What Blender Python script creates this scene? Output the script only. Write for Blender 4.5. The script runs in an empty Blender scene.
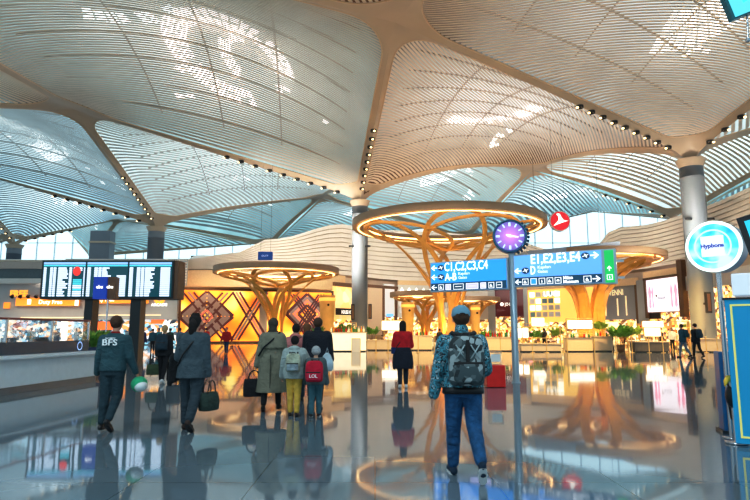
import bpy, bmesh, math, random
from mathutils import Vector, Matrix
random.seed(7)
sc = bpy.context.scene
COL = sc.collection
PI = math.pi
F, PITCH, EYE = 574.3, 0.13988, 1.5
CP, SP = math.cos(PITCH), math.sin(PITCH)

def P(px, py, Y):
    """world point seen at pixel (px,py) at distance Y in front of the camera"""
    X = (px-375)/F; U = (250-py)/F
    d = Vector((X, CP-U*SP, SP+U*CP))
    return Vector((0, 0, EYE)) + d*(Y/d.y)
def G(px, py):
    """point of the floor seen at that pixel"""
    X = (px-375)/F; U = (250-py)/F
    d = Vector((X, CP-U*SP, SP+U*CP))
    return Vector((0, 0, EYE)) + d*(-EYE/d.z)
def PZ(px, py, z):
    X = (px-375)/F; U = (250-py)/F
    d = Vector((X, CP-U*SP, SP+U*CP))
    return Vector((0, 0, EYE)) + d*((z-EYE)/d.z)

# ---------------------------------------------------------------- materials
def _new(name):
    m = bpy.data.materials.new(name); m.use_nodes = True
    nt = m.node_tree
    return m, nt, nt.nodes['Principled BSDF'], nt.nodes.new, nt.links.new
def mat(name, col, rough=.6, metal=0., emit=None, es=0., var=.12, scale=6., ior=1.45, alpha=1., trans=0., bump=0.):
    m, nt, b, N, L = _new(name)
    if bump > 0:
        tb_ = N('ShaderNodeTexCoord'); nb_ = N('ShaderNodeTexNoise'); nb_.inputs['Scale'].default_value = 7; nb_.inputs['Detail'].default_value = 3; nb_.inputs['Distortion'].default_value = 1.5
        mpb = N('ShaderNodeMapping'); mpb.inputs['Scale'].default_value = (1, 1, 1.6); L(tb_.outputs['Object'], mpb.inputs['Vector']); L(mpb.outputs['Vector'], nb_.inputs['Vector'])
        bb = N('ShaderNodeBump'); bb.inputs['Strength'].default_value = bump; bb.inputs['Distance'].default_value = .05; L(nb_.outputs['Fac'], bb.inputs['Height']); L(bb.outputs['Normal'], b.inputs['Normal'])
    b.inputs['Roughness'].default_value = rough; b.inputs['Metallic'].default_value = metal
    b.inputs['IOR'].default_value = ior; b.inputs['Transmission Weight'].default_value = trans
    b.inputs['Alpha'].default_value = alpha
    if var > 0:
        tc = N('ShaderNodeTexCoord'); nz = N('ShaderNodeTexNoise'); nz.inputs['Scale'].default_value = scale
        nz.inputs['Detail'].default_value = 3
        L(tc.outputs['Object'], nz.inputs['Vector'])
        r = N('ShaderNodeValToRGB')
        r.color_ramp.elements[0].position = .3; r.color_ramp.elements[1].position = .7
        r.color_ramp.elements[0].color = tuple(c*(1-var) for c in col)+(1,)
        r.color_ramp.elements[1].color = tuple(min(1, c*(1+var)) for c in col)+(1,)
        L(nz.outputs['Fac'], r.inputs['Fac']); L(r.outputs['Color'], b.inputs['Base Color'])
    else:
        b.inputs['Base Color'].default_value = tuple(col)+(1,)
    if emit is not None:
        b.inputs['Emission Color'].default_value = tuple(emit)+(1,); b.inputs['Emission Strength'].default_value = es
    return m
def ramp_mat(name, tex, scale, stops, rough=.7, emit=0., stretch=(1, 1, 1), detail=2., interp='LINEAR', base=True, coord='Object'):
    m, nt, b, N, L = _new(name)
    tc = N('ShaderNodeTexCoord'); mp = N('ShaderNodeMapping'); mp.inputs['Scale'].default_value = stretch
    L(tc.outputs[coord], mp.inputs['Vector'])
    if tex == 'noise':
        t = N('ShaderNodeTexNoise'); t.inputs['Scale'].default_value = scale; t.inputs['Detail'].default_value = detail; o = t.outputs['Fac']
    elif tex == 'voronoi':
        t = N('ShaderNodeTexVoronoi'); t.inputs['Scale'].default_value = scale; o = t.outputs['Distance']
    elif tex == 'cells':
        t = N('ShaderNodeTexVoronoi'); t.inputs['Scale'].default_value = scale
        sp = N('ShaderNodeSeparateColor'); L(t.outputs['Color'], sp.inputs[0]); o = sp.outputs[0]
    L(mp.outputs['Vector'], t.inputs['Vector'])
    r = N('ShaderNodeValToRGB'); r.color_ramp.interpolation = interp
    els = r.color_ramp.elements
    while len(els) < len(stops): els.new(.5)
    for e, (p, c) in zip(els, stops): e.position = p; e.color = tuple(c)+(1,)
    L(o, r.inputs['Fac'])
    if base: L(r.outputs['Color'], b.inputs['Base Color'])
    else: b.inputs['Base Color'].default_value = (.05, .05, .05, 1)
    b.inputs['Roughness'].default_value = rough
    if emit > 0:
        L(r.outputs['Color'], b.inputs['Emission Color']); b.inputs['Emission Strength'].default_value = emit
    return m
M = {}
def mm(key, *a, **k):
    if key not in M: M[key] = mat(key, *a, **k)
    return M[key]

# ---------------------------------------------------------------- mesh builder
class MB:
    def __init__(s): s.v = []; s.f = []; s.smooth = []
    def add(s, vs, fs, smooth=False):
        o = len(s.v); s.v += [Vector(v) for v in vs]
        s.f += [tuple(i+o for i in f) for f in fs]; s.smooth += [smooth]*len(fs); return s
    def box(s, lo, hi):
        x0, y0, z0 = lo; x1, y1, z1 = hi
        return s.add([(x0,y0,z0),(x1,y0,z0),(x1,y1,z0),(x0,y1,z0),(x0,y0,z1),(x1,y0,z1),(x1,y1,z1),(x0,y1,z1)],
                     [(0,3,2,1),(4,5,6,7),(0,1,5,4),(1,2,6,5),(2,3,7,6),(3,0,4,7)])
    def cbox(s, c, size, rz=0, bev=0):
        w, d, h = (q/2 for q in size)
        if bev > 0:
            bm = bmesh.new(); bmesh.ops.create_cube(bm, size=1)
            bmesh.ops.scale(bm, vec=size, verts=bm.verts)
            bmesh.ops.bevel(bm, geom=bm.edges[:], offset=bev, segments=2, affect='EDGES', profile=.5)
            vs = [v.co.copy() for v in bm.verts]; bm.verts.index_update()
            fs = [[v.index for v in f.verts] for f in bm.faces]; bm.free()
        else:
            t = MB().box((-w,-d,-h), (w,d,h)); vs, fs = t.v, t.f
        R = Matrix.Rotation(rz, 3, 'Z')
        return s.add([R @ v + Vector(c) for v in vs], fs)
    def cyl(s, a, b, r0, r1=None, n=16, cap=True, smooth=True):
        a, b = Vector(a), Vector(b); r1 = r0 if r1 is None else r1
        z = (b-a).normalized(); x = z.orthogonal().normalized(); y = z.cross(x)
        vs = []
        for c, r in ((a, r0), (b, r1)):
            for i in range(n):
                t = 2*PI*i/n; vs.append(c + (x*math.cos(t)+y*math.sin(t))*r)
        s.add(vs, [(i, (i+1) % n, n+(i+1) % n, n+i) for i in range(n)], smooth)
        if cap: s.add(vs, [tuple(range(n-1, -1, -1)), tuple(range(n, 2*n))])
        return s
    def lathe(s, prof, c=(0, 0, 0), n=24, smooth=True, sx=1, sy=1):
        vs = []
        for r, z in prof:
            for i in range(n):
                t = 2*PI*i/n; vs.append((c[0]+r*sx*math.cos(t), c[1]+r*sy*math.sin(t), c[2]+z))
        fs = []
        for k in range(len(prof)-1):
            for i in range(n):
                j = (i+1) % n; fs.append((k*n+i, k*n+j, (k+1)*n+j, (k+1)*n+i))
        return s.add(vs, fs, smooth)
    def ell(s, c, r, n=14, m=9, R=None):
        vs = []; fs = []
        for k in range(m+1):
            ph = PI*k/m
            for i in range(n):
                t = 2*PI*i/n
                v = Vector((r[0]*math.sin(ph)*math.cos(t), r[1]*math.sin(ph)*math.sin(t), -r[2]*math.cos(ph)))
                if R: v = R @ v
                vs.append(v+Vector(c))
        for k in range(m):
            for i in range(n):
                j = (i+1) % n; fs.append((k*n+i, k*n+j, (k+1)*n+j, (k+1)*n+i))
        return s.add(vs, fs, True)
    def loft(s, rings, cap=True, smooth=True):
        n = len(rings[0]); vs = [p for r in rings for p in r]; fs = []
        for k in range(len(rings)-1):
            for i in range(n):
                j = (i+1) % n; fs.append((k*n+i, k*n+j, (k+1)*n+j, (k+1)*n+i))
        if cap: fs += [tuple(range(n-1, -1, -1)), tuple((len(rings)-1)*n+i for i in range(n))]
        return s.add(vs, fs, smooth)
    def tube(s, pts, r, n=8):
        pts = [Vector(p) for p in pts]
        rr = r if isinstance(r, (list, tuple)) else [r]*len(pts)
        rings = []; up = None
        for i, p in enumerate(pts):
            d = (pts[min(i+1, len(pts)-1)]-pts[max(i-1, 0)]).normalized()
            if up is None: up = d.orthogonal().normalized()
            x = (up - d*up.dot(d)).normalized(); up = x; y = d.cross(x)
            rings.append([p+(x*math.cos(2*PI*k/n)+y*math.sin(2*PI*k/n))*rr[i] for k in range(n)])
        return s.loft(rings)
    def ribbon(s, pts, w, t, side):
        """rectangular section swept along pts; side(i) gives the wide direction"""
        rings = []
        for i, p in enumerate(pts):
            d = (pts[min(i+1, len(pts)-1)]-pts[max(i-1, 0)]).normalized()
            a = side(i).normalized(); a = (a-d*a.dot(d)).normalized(); b = d.cross(a)
            rings.append([p+a*w/2+b*t/2, p-a*w/2+b*t/2, p-a*w/2-b*t/2, p+a*w/2-b*t/2])
        return s.loft(rings, smooth=False)
    def prism(s, poly, y0, y1):
        """polygon in (x,z) extruded along y"""
        n = len(poly)
        return s.add([(x, y0, z) for x, z in poly]+[(x, y1, z) for x, z in poly],
                     [tuple(range(n)), tuple(range(2*n-1, n-1, -1))]+[(i, n+i, n+(i+1) % n, (i+1) % n) for i in range(n)])
    def xf(s, Mx):
        s.v = [Mx @ v for v in s.v]; return s
    def data(s, name, m):
        me = bpy.data.meshes.new(name); me.from_pydata([tuple(v) for v in s.v], [], s.f)
        for p, sm in zip(me.polygons, s.smooth): p.use_smooth = sm
        if m: me.materials.append(m)
        me.update(); return me
    def build(s, name, m, parent=None):
        return link(name, s.data(name, m), parent)
def link(name, me, parent=None):
    o = bpy.data.objects.new(name, me); COL.objects.link(o)
    if parent: o.parent = parent
    return o
def tag(o, label=None, cat=None, group=None, kind=None):
    if label: o['label'] = label
    if cat: o['category'] = cat
    if group: o['group'] = group
    if kind: o['kind'] = kind
    return o
def thing(name, label, cat, loc=(0, 0, 0), rz=0, group=None):
    o = bpy.data.objects.new(name, None); COL.objects.link(o)
    o.location = loc; o.rotation_euler = (0, 0, rz); o.empty_display_size = .2
    return tag(o, label, cat, group)
def kids(o): return [c for c in bpy.data.objects if c.parent == o]
def dup(o, loc, rz=None, label=None, group=None, s=None):
    r = o.copy(); COL.objects.link(r); r.location = loc
    if rz is not None: r.rotation_euler = (0, 0, rz)
    if label: r['label'] = label
    if group: r['group'] = group
    if s: r.scale = (s, s, s) if not isinstance(s, tuple) else s
    def rec(a, b):
        for ch in kids(a):
            c = ch.copy(); COL.objects.link(c); c.parent = b; rec(ch, c)
    rec(o, r); return r
def text(name, s, size, m, parent, loc, rot=(PI/2, 0, 0), align='LEFT', bold=0., ext=.004, sx=1., fit=None):
    cu = bpy.data.curves.new(name, 'FONT'); cu.body = s; cu.size = size; cu.align_x = align
    cu.extrude = ext; cu.offset = bold; cu.resolution_u = 3
    o = bpy.data.objects.new(name, cu); COL.objects.link(o)
    dg = bpy.context.evaluated_depsgraph_get()
    me = bpy.data.meshes.new_from_object(o.evaluated_get(dg)); bpy.data.objects.remove(o)
    me.materials.clear(); me.materials.append(m)
    if fit:
        xs = [v.co.x for v in me.vertices]; sx = fit/(max(xs)-min(xs))
    me.transform(Matrix.Diagonal((sx, 1, 1, 1)))
    t = link(name, me, parent); t.location = loc; t.rotation_euler = rot
    return t
def blob(mb, voxel=.012, smooth=4):
    """fuses overlapping closed shapes into one continuous surface"""
    me = mb.data('tmp', None); o = bpy.data.objects.new('tmp', me); COL.objects.link(o)
    r = o.modifiers.new('r', 'REMESH'); r.mode = 'VOXEL'; r.voxel_size = voxel; r.use_smooth_shade = True
    if smooth:
        sm = o.modifiers.new('s', 'SMOOTH'); sm.factor = .5; sm.iterations = smooth
    dg = bpy.context.evaluated_depsgraph_get()
    out = bpy.data.meshes.new_from_object(o.evaluated_get(dg))
    bpy.data.objects.remove(o); bpy.data.meshes.remove(me)
    return out
def blob_obj(name, mb, m, parent, voxel=.012, smooth=4):
    me = blob(mb, voxel, smooth); me.materials.clear(); me.materials.append(m); me.name = name
    return link(name, me, parent)

# ---------------------------------------------------------------- camera, world
cd = bpy.data.cameras.new('camera'); cam = bpy.data.objects.new('camera', cd); COL.objects.link(cam)
cam.location = (0, 0, EYE); cam.rotation_euler = (PI/2+PITCH, 0, 0)
cd.sensor_width = 36; cd.lens = F*36/750; cd.clip_end = 600; cd.clip_start = .05
sc.camera = cam
sc.view_settings.view_transform = 'Standard'; sc.view_settings.look = 'None'
sc.view_settings.exposure = 0
sc.view_settings.use_curve_mapping = True
_c = sc.view_settings.curve_mapping.curves[3]
_c.points.new(.06, .045); _c.points.new(.22, .19); _c.points.new(.70, .74)
sc.view_settings.curve_mapping.update()
w = bpy.data.worlds.new('sky'); sc.world = w; w.use_nodes = True
nt = w.node_tree; bg = nt.nodes['Background']
tc = nt.nodes.new('ShaderNodeTexCoord'); sx = nt.nodes.new('ShaderNodeSeparateXYZ'); rp = nt.nodes.new('ShaderNodeValToRGB')
nt.links.new(tc.outputs['Generated'], sx.inputs[0]); nt.links.new(sx.outputs['Z'], rp.inputs['Fac'])
e = rp.color_ramp.elements; e[0].position = 0; e[0].color = (.78, .92, .97, 1); e[1].position = .5; e[1].color = (.25, .55, .72, 1)
nt.links.new(rp.outputs['Color'], bg.inputs['Color']); bg.inputs['Strength'].default_value = 1.0
# ================================================================ floor
m, nt, b, N, L = _new('polished_granite')
tc = N('ShaderNodeTexCoord'); br = N('ShaderNodeTexBrick'); br.offset = 0
br.inputs['Scale'].default_value = 1.; br.inputs['Mortar Size'].default_value = .006
br.inputs['Brick Width'].default_value = 1.2; br.inputs['Row Height'].default_value = 1.2
br.inputs['Color1'].default_value = (.13, .185, .225, 1); br.inputs['Color2'].default_value = (.15, .205, .245, 1); br.inputs['Mortar'].default_value = (.05, .08, .1, 1)
L(tc.outputs['Object'], br.inputs['Vector']); L(br.outputs['Color'], b.inputs['Base Color'])
nz = N('ShaderNodeTexNoise'); nz.inputs['Scale'].default_value = .25; nz.inputs['Detail'].default_value = 4
L(tc.outputs['Object'], nz.inputs['Vector'])
mr = N('ShaderNodeMapRange'); mr.inputs['To Min'].default_value = .03; mr.inputs['To Max'].default_value = .07
L(nz.outputs['Fac'], mr.inputs['Value']); L(mr.outputs['Result'], b.inputs['Roughness'])
nb = N('ShaderNodeTexNoise'); nb.inputs['Scale'].default_value = .9; nb.inputs['Detail'].default_value = 1
L(tc.outputs['Object'], nb.inputs['Vector'])
bp = N('ShaderNodeBump'); bp.inputs['Strength'].default_value = .045; bp.inputs['Distance'].default_value = .05
L(nb.outputs['Fac'], bp.inputs['Height']); L(bp.outputs['Normal'], b.inputs['Normal'])
b.inputs['IOR'].default_value = 2.0; b.inputs['Specular Tint'].default_value = (.84, .94, 1., 1)
FLOOR = m
fl = MB().box((-170, -30, -.3), (170, 175, 0)).build('floor', FLOOR); fl['kind'] = 'structure'

# ================================================================ ceiling of vaulted diamond panels
ZC, ZJ = 17.2, 24.4
U0 = Vector((30.8, -18.0)); W0 = Vector((19.9, 34.1)); O0 = Vector((-2.98, 66.7))
fixC = {(0, 0): (360, 197), (1, 0): (690, 155), (-1, 0): (157, 224), (-2, 0): (15, 242), (-1, 1): (270, 246), (1, 1): (678, 219), (0, 1): (466, 240), (-2, 1): (90, 256)}
fixJ = {(0, 0): (395, 20), (-1, 0): (75, 108), (0, 1): (533, 169), (-1, 1): (321, 197), (-2, 1): (118, 219)}
worldC = {(0, -1): (-26, 15), (1, -1): (12, 2), (-1, -1): (-56, 36)}
def Cn(i, j):
    if (i, j) in worldC: return Vector((*worldC[(i, j)], ZC))
    if (i, j) in fixC: return PZ(*fixC[(i, j)], ZC)
    g = O0+U0*i+W0*j; return Vector((g.x, g.y, ZC))
def Jn(i, j):
    if (i, j) in fixJ: return PZ(*fixJ[(i, j)], ZJ)
    g = O0+U0*(i+.5)+W0*(j-.5); return Vector((g.x, g.y, ZJ))
def rib(c, j, t, arch=0.):
    """point of a rib, t=0 at the column, 1 at the crossing"""
    p = c.lerp(j, t)
    p.z += 4*arch*t*(1-t) - 1.*math.exp(-t/.03)*(1-t)
    return p
MG = .017
RIBM = mm('rib_skin', (.52, .40, .29), .45, var=.06, scale=.4)
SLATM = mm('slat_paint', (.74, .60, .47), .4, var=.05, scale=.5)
SLATC = mm('slat_sky_tinted', (.62, .66, .66), .4, var=.05, scale=.5)  # bluish skylight cast put into the slat colour
RIMM = mm('rim_trim', (.66, .47, .30), .35, var=0)
def inside(s, t, rc, rj):
    """rounded diamond test; s,t in 0..1, corners (0,0),(1,1) are columns, others crossings"""
    m = MG
    if min(s, t, 1-s, 1-t) < m: return False
    for (a, b_, r) in ((s, t, rc), (1-s, 1-t, rc), (1-s, t, rj), (s, 1-t, rj)):
        if a < m+r and b_ < m+r and (a-m-r)**2+(b_-m-r)**2 > r*r: return False
    return True
def outline(rc, rj, n=10, k=14):
    m = MG; pts = []
    for (cx, cy, r, a0) in ((m+rc, m+rc, rc, PI), (1-m-rj, m+rj, rj, 1.5*PI), (1-m-rc, 1-m-rc, rc, 0), (m+rj, 1-m-rj, rj, .5*PI)):
        for q in range(n+1):
            a = a0+.5*PI*q/n; pts.append((cx+r*math.cos(a), cy+r*math.sin(a)))
    out = []
    for i in range(len(pts)):
        a, b_ = pts[i], pts[(i+1) % len(pts)]
        d = math.hypot(a[0]-b_[0], a[1]-b_[1]); q = max(1, int(d/.06))
        for z in range(q): out.append((a[0]+(b_[0]-a[0])*z/q, a[1]+(b_[1]-a[1])*z/q))
    return out
def painted_glow_mat(name, dark, mid, hot, gain, cx=.5, cy=.5, size=.42, patch=.5):
    """emissive membrane behind the slats: dark fading into painted daylight round the roof light"""
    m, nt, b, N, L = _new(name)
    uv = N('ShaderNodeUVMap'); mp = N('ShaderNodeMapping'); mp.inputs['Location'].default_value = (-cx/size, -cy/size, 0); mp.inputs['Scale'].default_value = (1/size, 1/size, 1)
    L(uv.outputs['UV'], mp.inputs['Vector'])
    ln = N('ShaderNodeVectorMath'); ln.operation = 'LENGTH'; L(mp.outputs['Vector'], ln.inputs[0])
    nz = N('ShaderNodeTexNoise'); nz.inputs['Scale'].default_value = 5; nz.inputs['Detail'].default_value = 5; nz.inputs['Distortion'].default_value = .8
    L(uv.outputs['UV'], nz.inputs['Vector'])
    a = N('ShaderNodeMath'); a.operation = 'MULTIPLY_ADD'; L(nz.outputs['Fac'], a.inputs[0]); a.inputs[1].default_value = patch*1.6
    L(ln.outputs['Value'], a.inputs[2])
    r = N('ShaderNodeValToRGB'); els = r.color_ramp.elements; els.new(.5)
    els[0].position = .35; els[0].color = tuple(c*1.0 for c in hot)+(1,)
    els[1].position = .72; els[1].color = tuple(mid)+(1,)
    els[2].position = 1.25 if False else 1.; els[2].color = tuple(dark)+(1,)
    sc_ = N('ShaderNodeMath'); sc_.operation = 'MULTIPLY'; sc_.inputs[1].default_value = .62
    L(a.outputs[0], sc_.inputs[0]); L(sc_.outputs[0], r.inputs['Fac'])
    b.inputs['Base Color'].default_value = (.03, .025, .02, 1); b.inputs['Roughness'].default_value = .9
    L(r.outputs['Color'], b.inputs['Emission Color']); b.inputs['Emission Strength'].default_value = gain  # skylight glow painted as emission, no light passes through
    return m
SKYL = mm('roof_light_glass', (.9, .9, .9), .3, emit=(1., .93, .93), es=4.2, var=0)
SKYB = mm('roof_light_glass_cool', (.9, .9, .9), .3, emit=(.86, .96, 1.), es=3.4, var=0)
TRUSS = mm('truss_steel', (.30, .28, .25), .5, var=0)
panels = {}
def panel(key, c0, j0, c1, j1, direc=(1, -1), spacing=.42, bulge=4.5, arches=(0, 0, 0, 0), glow=None, sky=(), slat=None, seg=26, rc=.10, rj=.13, bars=True):
    """c0 (0,0) - j0 (1,0) - c1 (1,1) - j1 (0,1)"""
    def S(s, t, up=0.):
        e0 = rib(c0, j0, s, arches[0]); e1 = rib(c1, j1, 1-s, arches[2])      # t=0, t=1
        f0 = rib(c0, j1, t, arches[3]); f1 = rib(c1, j0, 1-t, arches[1])      # s=0, s=1
        k00, k10, k11, k01 = rib(c0, j0, 0), rib(c1, j0, 1), rib(c1, j1, 0), rib(c0, j1, 1)
        p = e0*(1-t)+e1*t+f0*(1-s)+f1*s-(k00*(1-s)*(1-t)+k10*s*(1-t)+k11*s*t+k01*(1-s)*t)
        a = min(1, max(0, (s-MG)/(1-2*MG))); b_ = min(1, max(0, (t-MG)/(1-2*MG)))
        p.z += bulge*(math.sin(PI*a)*math.sin(PI*b_))**.8 + up
        return p
    root = bpy.data.objects.new('ceiling', None); COL.objects.link(root); root['kind'] = 'structure'
    org = S(.5, .5); root.location = org
    # slats
    ds, dt = direc; ln = math.hypot(ds, dt); ds /= ln; dt /= ln
    pa = S(.5, .5); pb = S(.5-dt*.05, .5+ds*.05); unit = Vector((pb.x-pa.x, pb.y-pa.y)).length/.05
    # world distance between lines one unit apart in (s,t)
    pc = S(.5+ds*.05, .5+dt*.05); dv = Vector((pc.x-pa.x, pc.y-pa.y)).normalized(); nv = Vector((pb.x-pa.x, pb.y-pa.y))
    perp = abs(dv.x*nv.y-dv.y*nv.x)/.05
    step = spacing/perp; wd = step*.54; mb = MB()
    k = int(.75/step)
    for q in range(-k, k+1):
        o = q*step; bs, bt = .5-dt*o, .5+ds*o
        # parameter interval inside
        ts = [-.8+1.6*z/160 for z in range(161)]
        ins = [z for z in ts if inside(bs+ds*z, bt+dt*z, rc, rj)]
        if len(ins) < 2: continue
        lo, hi = ins[0], ins[-1]
        def edge(a, b_):
            for _ in range(6):
                m_ = (a+b_)/2
                if inside(bs+ds*m_, bt+dt*m_, rc, rj): a = m_
                else: b_ = m_
            return a
        lo = edge(lo, lo-.01); hi = edge(hi, hi+.01)
        n = max(3, int(seg*(hi-lo)/1.2)); vs = []; fs = []
        for z in range(n+1):
            h = lo+(hi-lo)*z/n
            a = S(bs+ds*h-dt*wd/2*-1, bt+dt*h-ds*wd/2); c = S(bs+ds*h-dt*wd/2, bt+dt*h+ds*wd/2)
            up = Vector((0, 0, .05)); vs += [a+up-org, a-org, c-org, c+up-org]
        for z in range(n):
            i = z*4; fs += [(i, i+1, i+5, i+4), (i+1, i+2, i+6, i+5), (i+2, i+3, i+7, i+6)]
        mb.add(vs, fs)
    mb.build('slats', slat or SLATM, root)
    # rib skin: between the outline and the true edge
    ol = outline(rc, rj); vs = []; fs = []; n = len(ol)
    def ray(s, t):
        dx, dy = s-.5, t-.5; k_ = .5/max(abs(dx), abs(dy)); return .5+dx*k_, .5+dy*k_
    extra = [(0, 0), (1, 0), (1, 1), (0, 1)]
    pts = []
    for (s, t) in ol: pts.append((s, t))
    for i, (s, t) in enumerate(pts):
        a = ray(s, t)
        mid = ((s+a[0])/2, (t+a[1])/2)
        vs += [S(s, t, -.05)-org, S(*mid)-Vector((0, 0, .12))-org, S(*a)-Vector((0, 0, .18))-org]
    for i in range(n):
        j = (i+1) % n
        fs += [(3*i, 3*j, 3*j+1, 3*i+1), (3*i+1, 3*j+1, 3*j+2, 3*i+2)]
    rs = MB().add(vs, fs, True)
    for (s, t) in extra:      # corner fillers
        near = min(range(n), key=lambda q: (ray(*pts[q])[0]-s)**2+(ray(*pts[q])[1]-t)**2)
        for dlt in (-1, 1):
            o2 = (near+dlt) % n
            rs.add([S(s, t)-Vector((0, 0, .18))-org, vs[3*near+2], vs[3*o2+2]], [(0, 1, 2)], True)
    rs.build('rib_skin', RIBM, root)
    rm = MB().tube([S(s, t, -.04)-org for s, t in ol]+[S(*ol[0], -.04)-org], .07, 5); rm.build('rim', RIMM, root)
    # membrane above, daylight falloff painted into its emission
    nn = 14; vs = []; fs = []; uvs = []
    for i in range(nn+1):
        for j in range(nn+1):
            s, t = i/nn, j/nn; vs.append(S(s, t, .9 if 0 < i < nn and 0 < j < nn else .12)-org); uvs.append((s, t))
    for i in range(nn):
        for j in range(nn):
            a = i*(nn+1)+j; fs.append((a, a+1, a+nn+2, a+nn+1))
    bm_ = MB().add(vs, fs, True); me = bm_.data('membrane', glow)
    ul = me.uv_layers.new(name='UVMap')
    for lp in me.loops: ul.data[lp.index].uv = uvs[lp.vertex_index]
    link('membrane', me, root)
    # roof lights: broken curved bands of glass panes
    for (cx, cy, r, a0, a1, wdt, ex, m_, dens) in sky:
        g = MB(); na = max(4, int(abs(a1-a0)*r/.022))
        for q in range(na):
            if random.random() > dens: continue
            aa, ab = a0+(a1-a0)*(q+.1)/na, a0+(a1-a0)*(q+.9)/na
            for (ra, rb) in ((r-wdt, r-wdt*.08), (r+wdt*.08, r+wdt)):
                if random.random() > dens: continue
                quad = [(cx+ex*rr*math.cos(an), cy+rr*math.sin(an)) for an, rr in ((aa, ra), (aa, rb), (ab, rb), (ab, ra))]
                if all(.05 < x < .95 and .05 < y < .95 for x, y in quad):
                    g.add([S(x, y, .55)-org for x, y in quad], [(0, 1, 2, 3)])
        if g.v: g.build('roof_light', m_, root)
    if bars:
        g = MB()
        for q in range(1, 9):
            s = q/9
            l1 = [S(s, t/12, .4)-org for t in range(1, 12)]
            g.ribbon(l1, .14, .1, lambda i: Vector((1, 0, 0)))
        for q in (.3, .5, .7):
            l1 = [S(t/12, q, .45)-org for t in range(1, 12)]
            g.ribbon(l1, .14, .1, lambda i: Vector((0, 1, 0)))
        g.build('truss', TRUSS, root)
    panels[key] = (root, S)
    return S
brown = (.085, .052, .032); teal = (.20, .33, .36); white = (.80, .92, .95)
gA = painted_glow_mat('membrane_a', (.055, .036, .022), (.30, .46, .48), (.88, 1., .98), 1.35, .56, .55, .52, .35)
gB = painted_glow_mat('glow_backing_b', (.075, .032, .016), (.42, .44, .42), (.92, .96, .98), 1.35, .55, .48, .46, .35)
gC = painted_glow_mat('glow_backing_c', (.055, .036, .022), (.42, .48, .48), (.80, .95, 1.), 1.35, .48, .60, .52, .35)
gF = painted_glow_mat('glow_backing_far', (.06, .08, .08), (.25, .50, .56), (.75, .96, 1.), 1.4, .5, .5, .6, .4)
gD = painted_glow_mat('glow_backing_d', (.14, .11, .08), (.42, .56, .58), (.80, .98, 1.), 1.75, .55, .5, .6, .3)
gE = painted_glow_mat('membrane_e', (.08, .075, .07), (.25, .45, .55), (.72, .93, 1.), 1.8, .45, .5, .62, .3)
def U(i, j): return (Cn(i, j), Jn(i, j), Cn(i+1, j), Jn(i, j+1))
def W(i, j): return (Cn(i, j-1), Jn(i-1, j), Cn(i, j), Jn(i, j))
T = PI
# arches: (c0-j0, c1-j0, c1-j1, c0-j1)
panel('A', *W(0, 0), direc=(0, 1), spacing=.34, bulge=4.2, glow=gA, slat=mm('slat_dimmed_a', (.60, .53, .45), .4, var=.05, scale=.5),  # darker slat copy, the dimmer light put into its colour
      sky=((.58, .57, .15, .5*T, 2.1*T, .030, 1.2, SKYL, .95), (.56, .60, .05, .9*T, 1.9*T, .016, 2.0, SKYL, .9), (.30, .30, .20, -.1*T, .35*T, .025, 1, SKYB, .8), (.80, .55, .16, 1.2*T, 1.7*T, .03, 1, SKYL, .5), (.9, .72, .25, .8*T, 1.1*T, .02, 1, SKYL, .4)))
panel('B', *U(0, 0), direc=(1, -1), spacing=.32, bulge=2.0, glow=gB, arches=(0, 0, 1.2, 1.8),
      sky=((.55, .46, .19, .35*T, 1.2*T, .028, 1.1, SKYL, .95), (.22, .78, .12, 1.3*T, 1.7*T, .022, 1.4, SKYB, .6), (.75, .55, .25, 1.2*T, 1.4*T, .02, 1, SKYB, .5)))
panel('C', *W(1, 0), direc=(-.47, .88), spacing=.28, bulge=3.2, glow=gC,
      sky=((.60, .62, .15, .1*T, 1.1*T, .05, 1.2, SKYB, .95), (.80, .84, .06, 1.1*T, 1.6*T, .012, 1.2, SKYB, .6), (.35, .30, .12, 0, T, .03, 1.2, SKYB, .6)))
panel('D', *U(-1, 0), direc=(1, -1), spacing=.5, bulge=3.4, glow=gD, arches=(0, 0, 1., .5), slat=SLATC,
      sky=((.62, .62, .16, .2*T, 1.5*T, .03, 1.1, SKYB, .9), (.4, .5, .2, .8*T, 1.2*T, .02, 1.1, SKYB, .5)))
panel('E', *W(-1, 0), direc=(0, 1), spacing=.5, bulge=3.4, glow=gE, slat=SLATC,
      sky=((.5, .5, .2, .1*T, 1.3*T, .05, 1.2, SKYB, .9), (.72, .72, .18, .3*T, 1.2*T, .02, 1.2, SKYB, .5), (.85, .6, .2, .5*T, 1.2*T, .02, 1.2, SKYB, .4)))
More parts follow.
